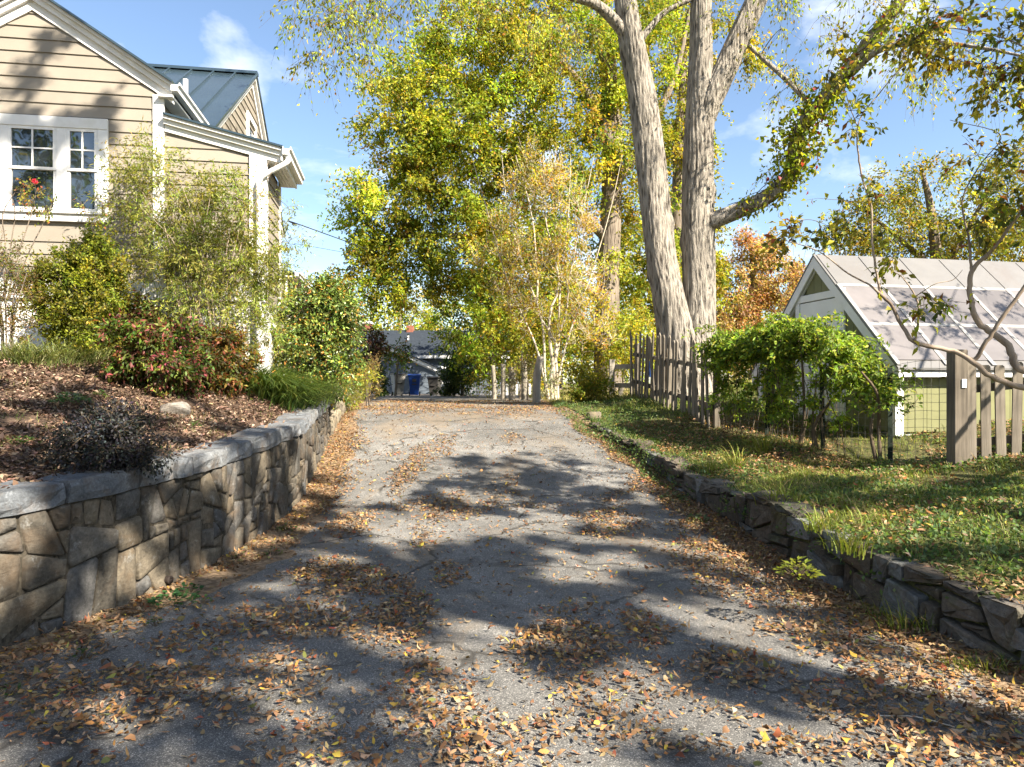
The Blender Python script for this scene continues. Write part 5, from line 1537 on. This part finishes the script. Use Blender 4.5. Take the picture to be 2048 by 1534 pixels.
BOX_P = [(3, (.20, .22, .028)), (3, (.13, .16, .022)), (2, (.28, .27, .035)), (1, (.06, .085, .018))]
shrub('boxwood_shrub', 'tall yellow green boxwood standing under the right end of the window', 165, 690, 9.6, 185, 205, 210, BOX_P, 101, (.048, .027), (11, .20), 13, depth=.5, lobes=7, droop=-.4, spread=.025, shell=.5)
shrub('azalea_bush', 'scraggly brownish green bush with a pink flower at the left edge', 15, 690, 9.0, 130, 200, 90, [(3, (.16, .15, .03)), (2, (.17, .10, .04)), (2, (.10, .12, .025))], 102, (.04, .018), (8, .2), 8, depth=.45, droop=-.3, spread=.03)
# wispy willow-leaved shrub against the wall
rng = np.random.default_rng(103)
gy_ = 10.05; gx_ = (405 - 1024) / F * gy_; gz_ = float(hbed(np.array([gx_]), np.array([gy_]))[0])
lim = []
for k in range(20):
    e = P(rng.uniform(225, 590), rng.uniform(300, 520), gy_ + rng.uniform(-.25, .3)); b = P(rng.uniform(370, 450), 660, gy_)
    m1 = b.lerp(e, .45) + Vector((0, 0, .25))
    lim.append(np.array([(b.x, b.y, gz_ - .05, .010), (m1.x, m1.y, m1.z, .007), (e.x, e.y, e.z, .003)]))
plant('willowy_shrub', 'tall wispy narrow leaved shrub against the tan siding', 'shrub', lim,
      [B(350, 430, 10.1, 130, 110, 110, .3), B(440, 410, 10.15, 80, 80, 75, .28), B(300, 320, 10.25, 75, 60, 32, .22), B(470, 520, 10.1, 105, 80, 90, .35), B(370, 540, 10.0, 110, 80, 80, .3), B(575, 480, 10.2, 36, 75, 16, .3), B(250, 400, 10.2, 50, 80, 24, .22), B(430, 620, 9.9, 110, 50, 50, .35), B(525, 560, 10.15, 45, 90, 40, .3), B(520, 660, 10.1, 50, 40, 18, .3)],
      [(3, (.27, .29, .06)), (2, (.18, .21, .04)), (2, (.34, .33, .09)), (1, (.10, .13, .03))], 103, leaf=(.08, .016), twig=(6, .30), per=8, bark='bark_smooth', droop=.25, ldroop=.3, loc=(gx_, gy_, gz_), parts=('stems', 'branches', 'foliage'), limb_n=12, sides=5, spread=.018, twig_r=.002, bscale=.4, shell=.55, twig_frac=.5)
RED = [(4, (.07, .105, .025)), (1.6, (.11, .05, .03)), (1.3, (.21, .065, .05)), (3, (.15, .18, .035)), (.6, (.34, .09, .10))]
shrub('dwarf_nandina', 'dark red and green nandina mound rearmost of the three', 268, 700, 10.0, 140, 105, 70, RED, 104, (.07, .03), (8, .22), 11, droop=.2, spread=.025, shell=.35, group='nandina mounds', depth=.45, lobes=6, clumpcol=.4)
shrub('dwarf_nandina', 'largest nandina mound with green, red and pink leaves in front', 322, 790, 8.95, 175, 140, 110, RED, 105, (.075, .032), (8, .24), 12, droop=.35, spread=.025, shell=.35, group='nandina mounds', lobes=6, clumpcol=.4)
shrub('dwarf_nandina', 'nandina mound with yellow and orange tips nearest the stone wall', 437, 778, 9.6, 125, 118, 80, [(2, (.09, .10, .022)), (2, (.20, .13, .03)), (2, (.22, .07, .035)), (2, (.06, .06, .02))], 106, (.07, .03), (8, .22), 11, droop=.35, spread=.025, shell=.35, group='nandina mounds', lobes=6, clumpcol=.4)
shrub('barberry_bush', 'low blackish purple bush spilling over the cap stones', 215, 965, 5.35, 225, 145, 120, [(3, (.03, .03, .036)), (2, (.05, .045, .052)), (1.5, (.075, .08, .075))], 107, (.032, .017), (9, .15), 9, droop=.0, spread=.02, shell=.5, depth=.3, lobes=6)
shrub('tall_nandina', 'big leafy green bush with orange sprigs beside the house corner', 632, 745, 12.3, 190, 190, 240, [(4, (.085, .13, .026)), (3, (.13, .18, .035)), (1.2, (.05, .08, .02)), (.9, (.34, .17, .03)), (1.5, (.22, .23, .04))], 108, (.075, .034), (9, .32), 10, lmat='leaf_glossy', depth=.6, droop=.1, spread=.035, shell=.5, lobes=7, clumpcol=.35)
shrub('yellow_shrub', 'feathery yellow green shrub on the upright part of the stone wall', 690, 770, 15.2, 110, 48, 50, [(3, (.28, .27, .035)), (2, (.20, .22, .03))], 109, (.09, .018), (9, .30), 8, droop=-.2, depth=.5, spread=.03)
shrub('straw_shrub', 'straw coloured spiky shrub at the end of the stone wall', 735, 775, 17.5, 50, 48, 24, [(3, (.30, .24, .09)), (2, (.20, .18, .05))], 110, (.09, .016), (9, .30), 7, droop=-.6, depth=.3, spread=.03)
# climbing rose in front of the window
rng = np.random.default_rng(111)
YR = 9.7
rz = [limb([(a, 600, YR, 3), (b, 500, YR, 2.4), (c, 430, YR, 2), (d_, 385, YR, 1.2)]) for (a, b, c, d_) in ((10, 20, 30, 22), (14, 40, 62, 72), (16, 60, 95, 112), (8, 12, 5, 30))]
rose = plant('rose_bush', 'thin rose canes with a pink bud in front of the window', 'shrub', rz, [B(75, 395, YR, 30, 30, 7, .15), B(35, 380, YR, 20, 14, 4, .15), B(105, 410, YR, 22, 14, 4, .15), B(185, 415, YR, 22, 30, 5, .15)],
             [(3, (.14, .16, .03)), (2, (.22, .20, .04)), (1, (.28, .10, .04))], 111, leaf=(.045, .026), twig=(5, .17), per=6, parts=('canes', 'branches', 'foliage'), limb_n=10, sides=5, bscale=.4, spread=.02)
def bud(p, r, parent):
    rg = np.random.default_rng(5)
    n = 26; u = runit(rg, n)
    leaves('bud', rg, np.array(p) - np.array(parent.location) + u * r * .25, u + np.array([0, 0, .5]), runit(rg, n), np.full(n, r), np.full(n, r * .8), [(1, (.62, .05, .10))], M['leaf'], parent)
bud(P(70, 363, YR - .1), .035, rose)

def tuft(name, label, loc, n, L, W, spread, pal, seed, bend=(.4, .9), cat='grass clump', group=None, h=hbed, side=None):
    rng = np.random.default_rng(seed)
    loc = Vector(loc); o = thing(name, label, cat, loc, 0, group)
    xy = rng.standard_normal((n, 2)) * np.array(spread)
    z = h(xy[:, 0] + loc.x, xy[:, 1] + loc.y) - loc.z - .01
    d = np.concatenate([xy / (np.abs(xy).max() + .01) * 1.3 + rng.standard_normal((n, 2)) * .6, np.zeros((n, 1))], 1)
    if side is not None: d = d + np.array(side)
    blades('blades', rng, np.concatenate([xy, z[:, None]], 1), d, L * rng.uniform(.5, 1.15, n), W * rng.uniform(.7, 1.3, n), pal, M['grass'], o, rng.uniform(*bend, n), 4)
    return o
LIR = [(3, (.17, .19, .06)), (2, (.26, .26, .13)), (2, (.09, .12, .03))]
for (px, py, lab, s) in ((50, 728, 'pale grassy clump leftmost before the boxwood', 1), (115, 728, 'pale grassy clump between the azalea and the boxwood', 2), (175, 722, 'pale grassy clump right in front of the boxwood', 3)):
    tuft('liriope_clump', lab, hit(px, py, hbed), 300, .50, .011, (.14, .12), LIR, 120 + s, (.5, 1.3), group='pale grass clumps')
GDR = [(3, (.055, .095, .022)), (2, (.09, .14, .03)), (1.2, (.16, .19, .04))]
for i, (sx_, sy_, lab) in enumerate(((-3.62, 10.45, 'dark weeping grass clump next to the orange nandina'), (-3.42, 11.05, 'dark weeping grass clump above the capped wall end'), (-3.42, 11.75, 'dark weeping grass clump touching the last cap stones'), (-3.78, 10.72, 'dark weeping grass clump highest on the bed'), (-3.35, 10.55, 'dark weeping grass clump hanging lowest towards the cap stones'))):
    tuft('sedge_clump', lab, Vector((sx_, sy_, float(hbed(np.array([sx_]), np.array([sy_]))[0]))), 560, .78, .012, (.22, .22), GDR, 130 + i, (.75, 1.45), group='dark weeping grass clumps', side=(.7, -.6, 0))
for i, (sy_, lab) in enumerate(((13.4, 'yellow grass clump where the upright stones begin'), (14.6, 'yellow grass clump along the upright stones'), (16.4, 'yellow grass clump farthest along the upright stones'))):
    sx_ = float(xl(sy_)) - .32
    tuft('yellow_grass_clump', lab, Vector((sx_, sy_, float(hbed(np.array([sx_]), np.array([sy_]))[0]))), 420, .50, .012, (.16, .3), [(3, (.30, .30, .04)), (2, (.19, .22, .03))], 140 + i, (.5, 1.0), group='yellow grass clumps')

def leafy(name, label, loc, n, r, hgt, pal, seed, leaf=(.05, .035), cat='weed', group=None, lmat='leaf'):
    rng = np.random.default_rng(seed)
    loc = Vector(loc); o = thing(name, label, cat, loc, 0, group)
    a = rng.uniform(0, 2 * np.pi, n); q = np.sqrt(rng.random(n)) * r
    pos = np.stack([q * np.cos(a), q * np.sin(a), hgt * (1 - (q / r) ** 2) * rng.uniform(.3, 1, n) + .01], 1)
    d = np.stack([np.cos(a), np.sin(a), np.full(n, .15)], 1) + .5 * runit(rng, n)
    leaves('leaves', rng, pos, d, runit(rng, n) * .5 + np.array([0, 0, 1.0]), leaf[0] * rng.uniform(.6, 1.2, n), leaf[1] * rng.uniform(.7, 1.2, n), pal, M[lmat], o, five=True, fold=.12)
    t = Tubes(); m = min(n, 24)
    t.add(np.stack([np.zeros((m, 3)) + np.concatenate([pos[:m, :2] * .3, np.zeros((m, 1))], 1), pos[:m]], 1), np.array([[.002, .0012]]).repeat(m, 0), 3)
    t.build('stems', M['grass'] if False else M['twig'], o)
    return o
WG = [(3, (.05, .11, .03)), (2, (.08, .14, .035)), (1, (.12, .17, .04))]
leafy('bed_weed', 'broad bluish green plant in the mulch left of the pale rock', hit(140, 808, hbed), 260, .20, .12, [(3, (.07, .13, .06)), (1, (.2, .26, .18))], 150, (.05, .028))
leafy('bed_weed', 'small green weed beside the bluish plant', hit(197, 795, hbed), 90, .08, .08, WG, 151, (.035, .02))
leafy('bed_weed', 'tiny green weed just right of the pale rock', hit(388, 855, hbed), 60, .06, .06, WG, 152, (.03, .018))
leafy('bed_weed', 'green seedling low in the mulch at the left edge', hit(40, 890, hbed), 120, .12, .07, WG, 153, (.035, .02))
leafy('bed_weed', 'green seedling in the mulch above the purple bush', hit(225, 840, hbed), 70, .09, .06, WG, 154, (.03, .015))
VIO = [(3, (.035, .095, .035)), (2, (.055, .13, .045))]
W = [(345, 1208, .16, 'round leaved green violets at the wall foot below the drain pipe', 90), (378, 1190, .10, 'green violets just right of the larger violet patch', 40), (405, 1210, .06, 'little green sprout between leaf litter and asphalt', 24),
     (170, 1320, .05, 'little green sprig in the litter below the left wall', 20), (575, 1065, .13, 'low green weeds at the foot of the sunlit stones', 60), (480, 1118, .06, 'tiny bright weed at the foot of the wall', 24), (545, 1112, .08, 'bright green weed in the leaves before the wall', 30),
     (310, 1255, .04, 'tiny sprig in the leaves left of the violets', 12), (15, 1395, .06, 'green sprig in the litter at the left picture edge', 20)]
for i, (px, py, r, lab, n) in enumerate(W):
    leafy('wall_weed', lab, hit(px, py, hdrive) + Vector((0, 0, .01)), n, r, .07, VIO if i < 2 else WG, 160 + i, (.042, .036) if i < 2 else (.03, .02), group='weeds at the wall foot')

# rocks
def rock(name, label, loc, r, seed, mat, cat='rock'):
    import bmesh
    rg = np.random.default_rng(seed)
    bm = bmesh.new(); bmesh.ops.create_icosphere(bm, subdivisions=3, radius=1.0)
    ph = rg.uniform(0, 6, 9); dirs = runit(rg, 7); cut = rg.uniform(.55, .9, 7)
    for v in bm.verts:
        c = np.array(v.co)
        for dv, ct in zip(dirs, cut):
            q = c @ dv
            if q > ct: c = c - dv * (q - ct) * .85
        c *= 1 + .06 * math.sin(5 * c[0] + ph[0]) + .05 * math.sin(7 * c[1] + ph[1]) + .04 * math.sin(9 * c[2] + ph[2])
        v.co = Vector(c * np.array(r))
    me = bpy.data.meshes.new(name); bm.to_mesh(me); bm.free()
    me.materials.append(mat)
    o = bpy.data.objects.new(name, me); o.location = loc
    o.rotation_euler = (rg.normal(0, .2), rg.normal(0, .2), rg.uniform(0, 3))
    return tag(link(o), label, cat)
rock('garden_rock', 'pale angular rock in the mulch below the large nandina', hit(355, 832, hbed) + Vector((0, 0, .05)), (.17, .13, .11), 3, M['rock'])
rock('garden_rock', 'flat grey rock beside the dark weeping grass', hit(505, 775, hbed) + Vector((0, 0, .05)), (.21, .13, .10), 4, M['cap'])
rock('garden_rock', 'smaller grey rock buried in the weeping grass', Vector((-3.28, 11.35, float(hbed(np.array([-3.28]), np.array([11.35]))[0]) + .05)), (.14, .12, .10), 6, M['cap'])
rock('edge_rock', 'tan angular rock at the end of the low right wall', hit(1182, 842, hdrive) + Vector((0.05, 0, .08)), (.17, .13, .15), 8, M['stone_far'])

# ------------------------------------------------------------------ bank plants on the right
rng = np.random.default_rng(200)
def scatter(n, x0, x1, y0, y1):
    return rng.uniform(x0, x1, n), rng.uniform(y0, y1, n)
def in_view(x, y, pad=.06):
    r = np.abs(x / np.maximum(y, .1))
    return (r < .721 + pad) | ((r < 1.3) & (np.random.default_rng(len(x)).random(len(x)) < .5))
x, y = scatter(330000, 1.0, 8.5, 3.6, 21)
ok = (x > xr(y) + .05) & in_view(x, y) & (rng.random(len(x)) < np.clip(9.0 / y, .12, 1) ** 1.5 * np.where(x < xr(y) + .45, .8, 1) * np.clip(fbm(x * 1.1, y * 1.1) * 2.6 - .75, .05, 1) * np.where(fbm(x * .7 + 31, y * .7) + np.clip((x - 3.2) * .08, 0, .2) * (y < 8) > .56, .25, 1))
x, y = x[ok], y[ok]; n = len(x)
pos = np.stack([x, y, hbank(x, y) - .01], 1)
print('grass blades', n)
o = blades('grass', rng, pos, rng.standard_normal((n, 3)), rng.uniform(.04, .14, n) * np.where(fbm(x * 2, y * 2) > .62, 1.7, 1), rng.uniform(.004, .009, n), [(3, (.14, .18, .03)), (3, (.21, .25, .04)), (1.5, (.08, .12, .025)), (2, (.30, .25, .10))], M['grass'], None, rng.uniform(.3, 1.1, n), 2)
tag(o, 'short mixed grass over the bank on the right', 'grass', None, 'stuff')
# ground cover: small leaves close to the soil
x, y = scatter(150000, 1.0, 8.0, 3.6, 18)
ok = (x > xr(y) - np.interp(y, [4, 8, 9.5, 13], [.06, .10, .26, .34]) * (.4 + 1.2 * fbm(x * 0 + 3, y * 2.4))) & in_view(x, y) & (rng.random(len(x)) < np.clip(8.0 / y, .15, 1) * np.where(fbm(x * .7 + 31, y * .7) + np.clip((x - 3.2) * .08, 0, .2) * (y < 8) > .56, .3, 1) * np.clip(fbm(x * 1.3 + 4, y * 1.3) * 4.2 - 1.5 + np.clip((y - 8.5) * .5, 0, 1.2) * (x < xr(y) + 1.3), 0, 1))
x, y = x[ok], y[ok]; n = len(x); print('ground cover', n)
inside = x < xr(y) + .05
pos = np.stack([x, y, np.where(inside, zd(y) + .02 + np.clip(hr(y) + .06, 0, 1) * np.clip(1 - (xr(y) + .05 - x) / .22, 0, 1), hbank(x, y) + .01) + rng.uniform(0, .05, n)], 1)
o = leaves('ground_cover', rng, pos, runit(rng, n) + np.array([0, 0, .1]), runit(rng, n) * .5 + np.array([0, 0, 1]), rng.uniform(.025, .055, n), rng.uniform(.018, .035, n), [(3, (.09, .15, .045)), (2, (.13, .19, .06)), (1.5, (.06, .11, .045)), (1, (.20, .25, .11))], M['leaf'], five=True, fold=.1)
tag(o, 'creeping green ground cover over the bank', 'ground cover', None, 'stuff')
GT = [(3, (.15, .19, .03)), (2, (.22, .24, .05)), (1, (.28, .24, .10))]
TF = [(1560, 1010, .34, 'arching bright grass tuft above the low wall'), (1700, 1100, .26, 'drooping grass tuft hanging over the largest wall slab'), (1470, 935, .40, 'tall upright grass tuft before the vine'), (1420, 945, .28, 'small grass tuft at the wall top below the pickets'),
      (1640, 1060, .26, 'sunlit grass tuft left of the largest wall slab'), (1525, 905, .42, 'tall bladed grass tuft under the vine')]
for i, (px, py, Lb, lab) in enumerate(TF):
    tuft('grass_tuft', lab, hit(px, py, hbank), 110, Lb, .008, (.07, .07), GT, 210 + i, (.3, 1.0), group='grass tufts on the bank', h=hbank, side=(-.2, -.3, 0))
for i, (px, py, Lb, lab) in enumerate(((1830, 1265, .30, 'grass and weeds at the foot of the low wall'), (1790, 1235, .24, 'wispy grass at the wall foot left of the weeds'), (1965, 1340, .14, 'short green weeds at the foot of the last big stone'))):
    tuft('wall_foot_grass', lab, hit(px, py, hdrive), 130, Lb, .007, (.12, .05), GT + [(2, (.08, .12, .03))], 220 + i, (.3, 1.0), group='grass at the low wall foot', h=hdrive, side=(-.5, -.4, 0))
for i, (px, py, r, lab) in enumerate(((1345, 1000, .16, 'grey green rosette plant at the foot of the low wall'), (1395, 1045, .14, 'silvery rosette plant where the low wall bends'), (1300, 930, .18, 'green creeping plant spilling on the leaves'), (1595, 1150, .13, 'yellow green trailing weed hanging on the low wall'))):
    leafy('wall_plant', lab, hit(px, py, hdrive if i < 3 else hbank), 150, r, .10, [(3, (.11, .16, .09)), (2, (.07, .12, .05))] if i < 3 else [(3, (.20, .22, .03)), (1, (.12, .15, .03))], 230 + i, (.045, .022), group='plants along the low wall')
# rough grass beyond the drive and in the far yard
x, y = scatter(60000, -8, 9, 17, 44)
ok = ((x > xr(y) - .1) & (y > 16)) & in_view(x, y) & (rng.random(len(x)) < np.clip(20 / y, .1, 1) ** 2)
x, y = x[ok], y[ok]; n = len(x); print('far grass', n)
pos = np.stack([x, y, np.where(y < 22.5, np.maximum(hbank(x, y), hall(x, y)), hall(x, y)) - .01], 1)
o = blades('meadow_grass', rng, pos, rng.standard_normal((n, 3)), rng.uniform(.08, .26, n), rng.uniform(.012, .022, n), [(3, (.26, .23, .07)), (2, (.16, .18, .04)), (2, (.34, .27, .11))], M['grass'], None, rng.uniform(.3, 1.0, n), 2)
tag(o, 'dry yellowish grass beyond the drive', 'grass', None, 'stuff')

# ------------------------------------------------------------------ soil washed along the walls' feet
def strip(name, xf, sgn, y0, y1, wid, mat):
    ys = np.linspace(y0, y1, 160); V = []
    w = wid(ys) * (.5 + 1.1 * fbm(ys * 2.1, ys * 0 + 4, 4))
    for k, t in enumerate(np.linspace(-.08, 1, 5)):
        x = xf(ys) + sgn * (w * t if t > 0 else .08)if False else xf(ys) + sgn * np.where(t < 0, -.05, w * max(t, 0))
        V.append(np.stack([x, ys, zd(ys) + .018 * (fbm(x * .8, ys * .8, 2) - .5) + (.022 * (1 - max(t, 0)) ** 1.5 + (.003 if t < 1 else -.006))], 1))
    V = np.stack(V, 1); i = np.arange(160 * 5).reshape(160, 5)
    q = np.stack([i[:-1, :-1], i[:-1, 1:], i[1:, 1:], i[1:, :-1]], -1).reshape(-1, 4)
    if sgn < 0: q = q[:, ::-1]
    o = fast_mesh(name, V.reshape(-1, 3), [q], mat, None, True); o['kind'] = 'structure'
    return o
strip('soil_edge', xl, 1, 2.5, 20, lambda y: np.interp(y, [2.5, 5, 6.2, 7.5, 10, 20], [.3, .3, .55, .45, .5, .4]), M['mulch_dry'])
strip('soil_edge', xr, -1, 2.5, 15, lambda y: np.interp(y, [2.5, 5, 8, 15], [.5, .4, .35, .4]), M['mulch_dry'])
# ------------------------------------------------------------------ fallen leaves
rng = np.random.default_rng(300)
DRY = [(3, (.22, .13, .062)), (3, (.27, .175, .09)), (2.2, (.145, .08, .04)), (1.4, (.33, .235, .14)), (1.4, (.29, .135, .045)), (.5, (.40, .28, .05)), (.4, (.24, .075, .04)), (1.1, (.085, .055, .034)), (.3, (.17, .17, .05))]
ELL = []
for (px, py, rx, ry, k) in ((860, 1430, 130, 110, 1), (1010, 1490, 220, 70, .9), (1120, 1290, 120, 62, 1), (1290, 1258, 55, 42, .9), (700, 1165, 150, 45, .9), (640, 1250, 170, 55, .75), (560, 1330, 130, 45, .55), (800, 1260, 90, 70, .8), (840, 1340, 60, 70, .8),
                            (815, 950, 28, 70, .8), (880, 890, 40, 26, .5), (200, 1430, 210, 110, .9), (480, 1420, 130, 60, .5), (1500, 1350, 110, 42, .75), (1290, 1340, 90, 30, .4), (1230, 1470, 160, 60, .6), (1600, 1500, 200, 40, .8), (1820, 1450, 260, 95, 1),
                            (1930, 1520, 260, 60, 1), (1700, 1290, 150, 60, .9), (640, 975, 70, 60, .8), (680, 900, 45, 50, .8), (700, 1050, 50, 26, .5), (900, 1150, 40, 30, .5), (1470, 1170, 120, 55, .7), (380, 1290, 130, 40, .5), (330, 1370, 120, 50, .6)):
    a = hit(px, py, hdrive); b = hit(px + rx, py, hdrive); c = hit(px, py + ry, hdrive); d_ = hit(px, py - ry, hdrive)
    ELL.append((a.x, (c.y + d_.y) / 2, max(.05, b.x - a.x), max(.08, (d_.y - c.y) / 2), k))
def litter(x, y):
    D = np.full(x.shape, .05)
    nz = fbm(x * 2.3, y * 2.3, 4) - .5; n2 = fbm(x * 7 + 3, y * 7, 2) - .5
    for (cx, cy, rx, ry, k) in ELL:
        q = np.sqrt(((x - cx) / rx) ** 2 + ((y - cy) / ry) ** 2) + nz * 1.3 + n2 * .5
        D = np.maximum(D, k * np.clip((1.08 - q) * 1.9, 0, 1) ** 1.3)
    dr_ = xr(y) - x; wr = np.interp(y, [3, 4, 5, 6, 8, 10, 12, 14, 16], [1.3, 1.05, .8, .7, .62, .55, .5, .5, .5])
    D = np.maximum(D, np.clip((wr * (1 + nz * 1.6 + n2 * .6) - dr_) * 5, 0, 1) * np.where(y > 13, .5, 1))
    dl_ = x - xl(y); wl = np.interp(y, [3, 4, 5, 6, 7, 8, 10, 12, 14, 18], [.9, .55, .34, .3, .55, .5, .55, .5, .4, .3])
    D = np.maximum(D, np.clip((wl * (1 + nz * 1.6 + n2 * .6) - dl_) * 5, 0, 1) * .85)
    D = np.maximum(D, .5 * np.clip((fbm(x * 1.1 + 7, y * .8, 4) - .60) * 9, 0, 1))
    D = np.maximum(D, np.where(y > 14, .45 * np.clip((fbm(x * .9, y * .9) - .47) * 7, 0, 1), 0))
    return D
def litter_obj(name, label, pos, rng, size, pal, flat=.45, lift=.012):
    n = len(pos)
    nr = runit(rng, n) * flat + np.array([0, 0, 1.0])
    d = runit(rng, n); d[:, 2] *= .25
    Ls = size[0] + (size[1] - size[0]) * rng.beta(1.5, 1.6, n) * np.where(rng.random(n) < .16, .35, 1.0)
    Wd = Ls * np.where(rng.random(n) < .14, rng.uniform(.55, .8, n), rng.uniform(.24, .46, n))
    Ls = Ls * np.where(rng.random(n) < .03, 1.5, 1.0)
    v, f, k = leaf6_geo(rng, pos + np.stack([np.zeros(n), np.zeros(n), rng.uniform(.006, lift + .006, n)], 1), d, nr, Ls, Wd)
    o = fast_mesh(name, v, [f], M['leaf_dry'], None, False, np.repeat(pick_col(rng, n, pal, .26), k, axis=0))
    return tag(o, label, 'leaf litter', None, 'stuff')
x, y = rng.uniform(-5.2, 3.6, 520000), 2.0 + 20.5 * rng.random(520000) ** 1.7
ok = (x > xl(y) + .0) & (x < xr(y) + .05) & in_view(x, y, .03)
x, y = x[ok], y[ok]
D = litter(x, y)
w = D * np.clip((y - 1.0) / 6, .3, 1.3) * np.clip(8 / y, .35, 1)
ok = rng.random(len(x)) < w * .85
x, y, D = x[ok], y[ok], D[ok]; print('drive leaves', len(x))
pos = np.stack([x, y, zd(y) + .018 * (fbm(x * .8, y * .8, 2) - .5) + D * rng.random(len(x)) * .03], 1)
litter_obj('fallen_leaves', 'dry tan and brown leaves strewn over the driveway', pos, rng, (.020, .066), DRY, .45)
# mulch chips and leaves on the bed
x, y = rng.uniform(-8.5, -2.3, 120000), rng.uniform(3.4, 14, 120000)
ok = (x < xl(y) - .14) & in_view(x, y, .04) & (rng.random(len(x)) < np.clip(6 / y, .3, 1)) & (fbm(x * 2, y * 2) > .28)
x, y = x[ok], y[ok]; n = len(x); print('mulch', n)
pos = np.stack([x, y, hbed(x, y) + rng.uniform(0, .02, n)], 1)
litter_obj('mulch_leaves', 'brown leaves and bark chips covering the bed', pos, rng, (.03, .075), [(3, (.16, .10, .068)), (3, (.10, .065, .046)), (2, (.25, .17, .115)), (1, (.055, .038, .03)), (1, (.34, .25, .18))], .6, .02)
# leaves caught in the bank's grass
x, y = rng.uniform(1.5, 8.0, 60000), rng.uniform(3.6, 13, 60000)
ok = (x > xr(y) + .05) & in_view(x, y, .04) & (rng.random(len(x)) < np.maximum(np.clip(fbm(x * 1.2 + 20, y * 1.2) * 3.2 - 1.35, .05, 1), np.where(fbm(x * .7 + 31, y * .7) + np.clip((x - 3.2) * .08, 0, .2) * (y < 8) > .56, .9, 0)) * np.clip(6.5 / y, .3, 1))
x, y = x[ok], y[ok]; n = len(x); print('bank leaves', n)
pos = np.stack([x, y, hbank(x, y) + rng.uniform(0, .035, n)], 1)
litter_obj('bank_leaves', 'dry leaves lying in the grass of the bank', pos, rng, (.03, .075), DRY, .6, .03)
# sparse grass in the mulch
x, y = rng.uniform(-7, -2.6, 5000), rng.uniform(3.6, 9.5, 5000)
ok = (x < xl(y) - .3) & in_view(x, y) & (fbm(x * 1.6 + 2, y * 1.6) > .56)
x, y = x[ok], y[ok]; n = len(x)
o = blades('bed_grass', rng, np.stack([x, y, hbed(x, y) - .01], 1), rng.standard_normal((n, 3)), rng.uniform(.04, .13, n), rng.uniform(.004, .008, n), [(3, (.09, .13, .03)), (2, (.2, .2, .06))], M['grass'], None, rng.uniform(.2, .9, n), 3)
tag(o, 'sparse green grass sprouting in the mulch', 'grass', None, 'stuff')
# fallen twigs on the asphalt
for i, (a, b, lab) in enumerate((((1760, 1440), (1910, 1462), 'long pale dry stalk lying on the drive at the lower right'), ((1330, 1105), (1370, 1082), 'short dark twig on the asphalt near the right wall'))):
    p, q = hit(*a, hdrive), hit(*b, hdrive)
    t = Tubes(); c = catmull([p + Vector((0, 0, .02)), (p + q) / 2 + Vector((.01, .02, .03)), q + Vector((0, 0, .015))], 9)
    t.add(c, np.linspace(.004, .002, 9), 5)
    tag(t.build('fallen_twig', M['bark_pale'] if i == 0 else M['twig']), lab, 'twig')
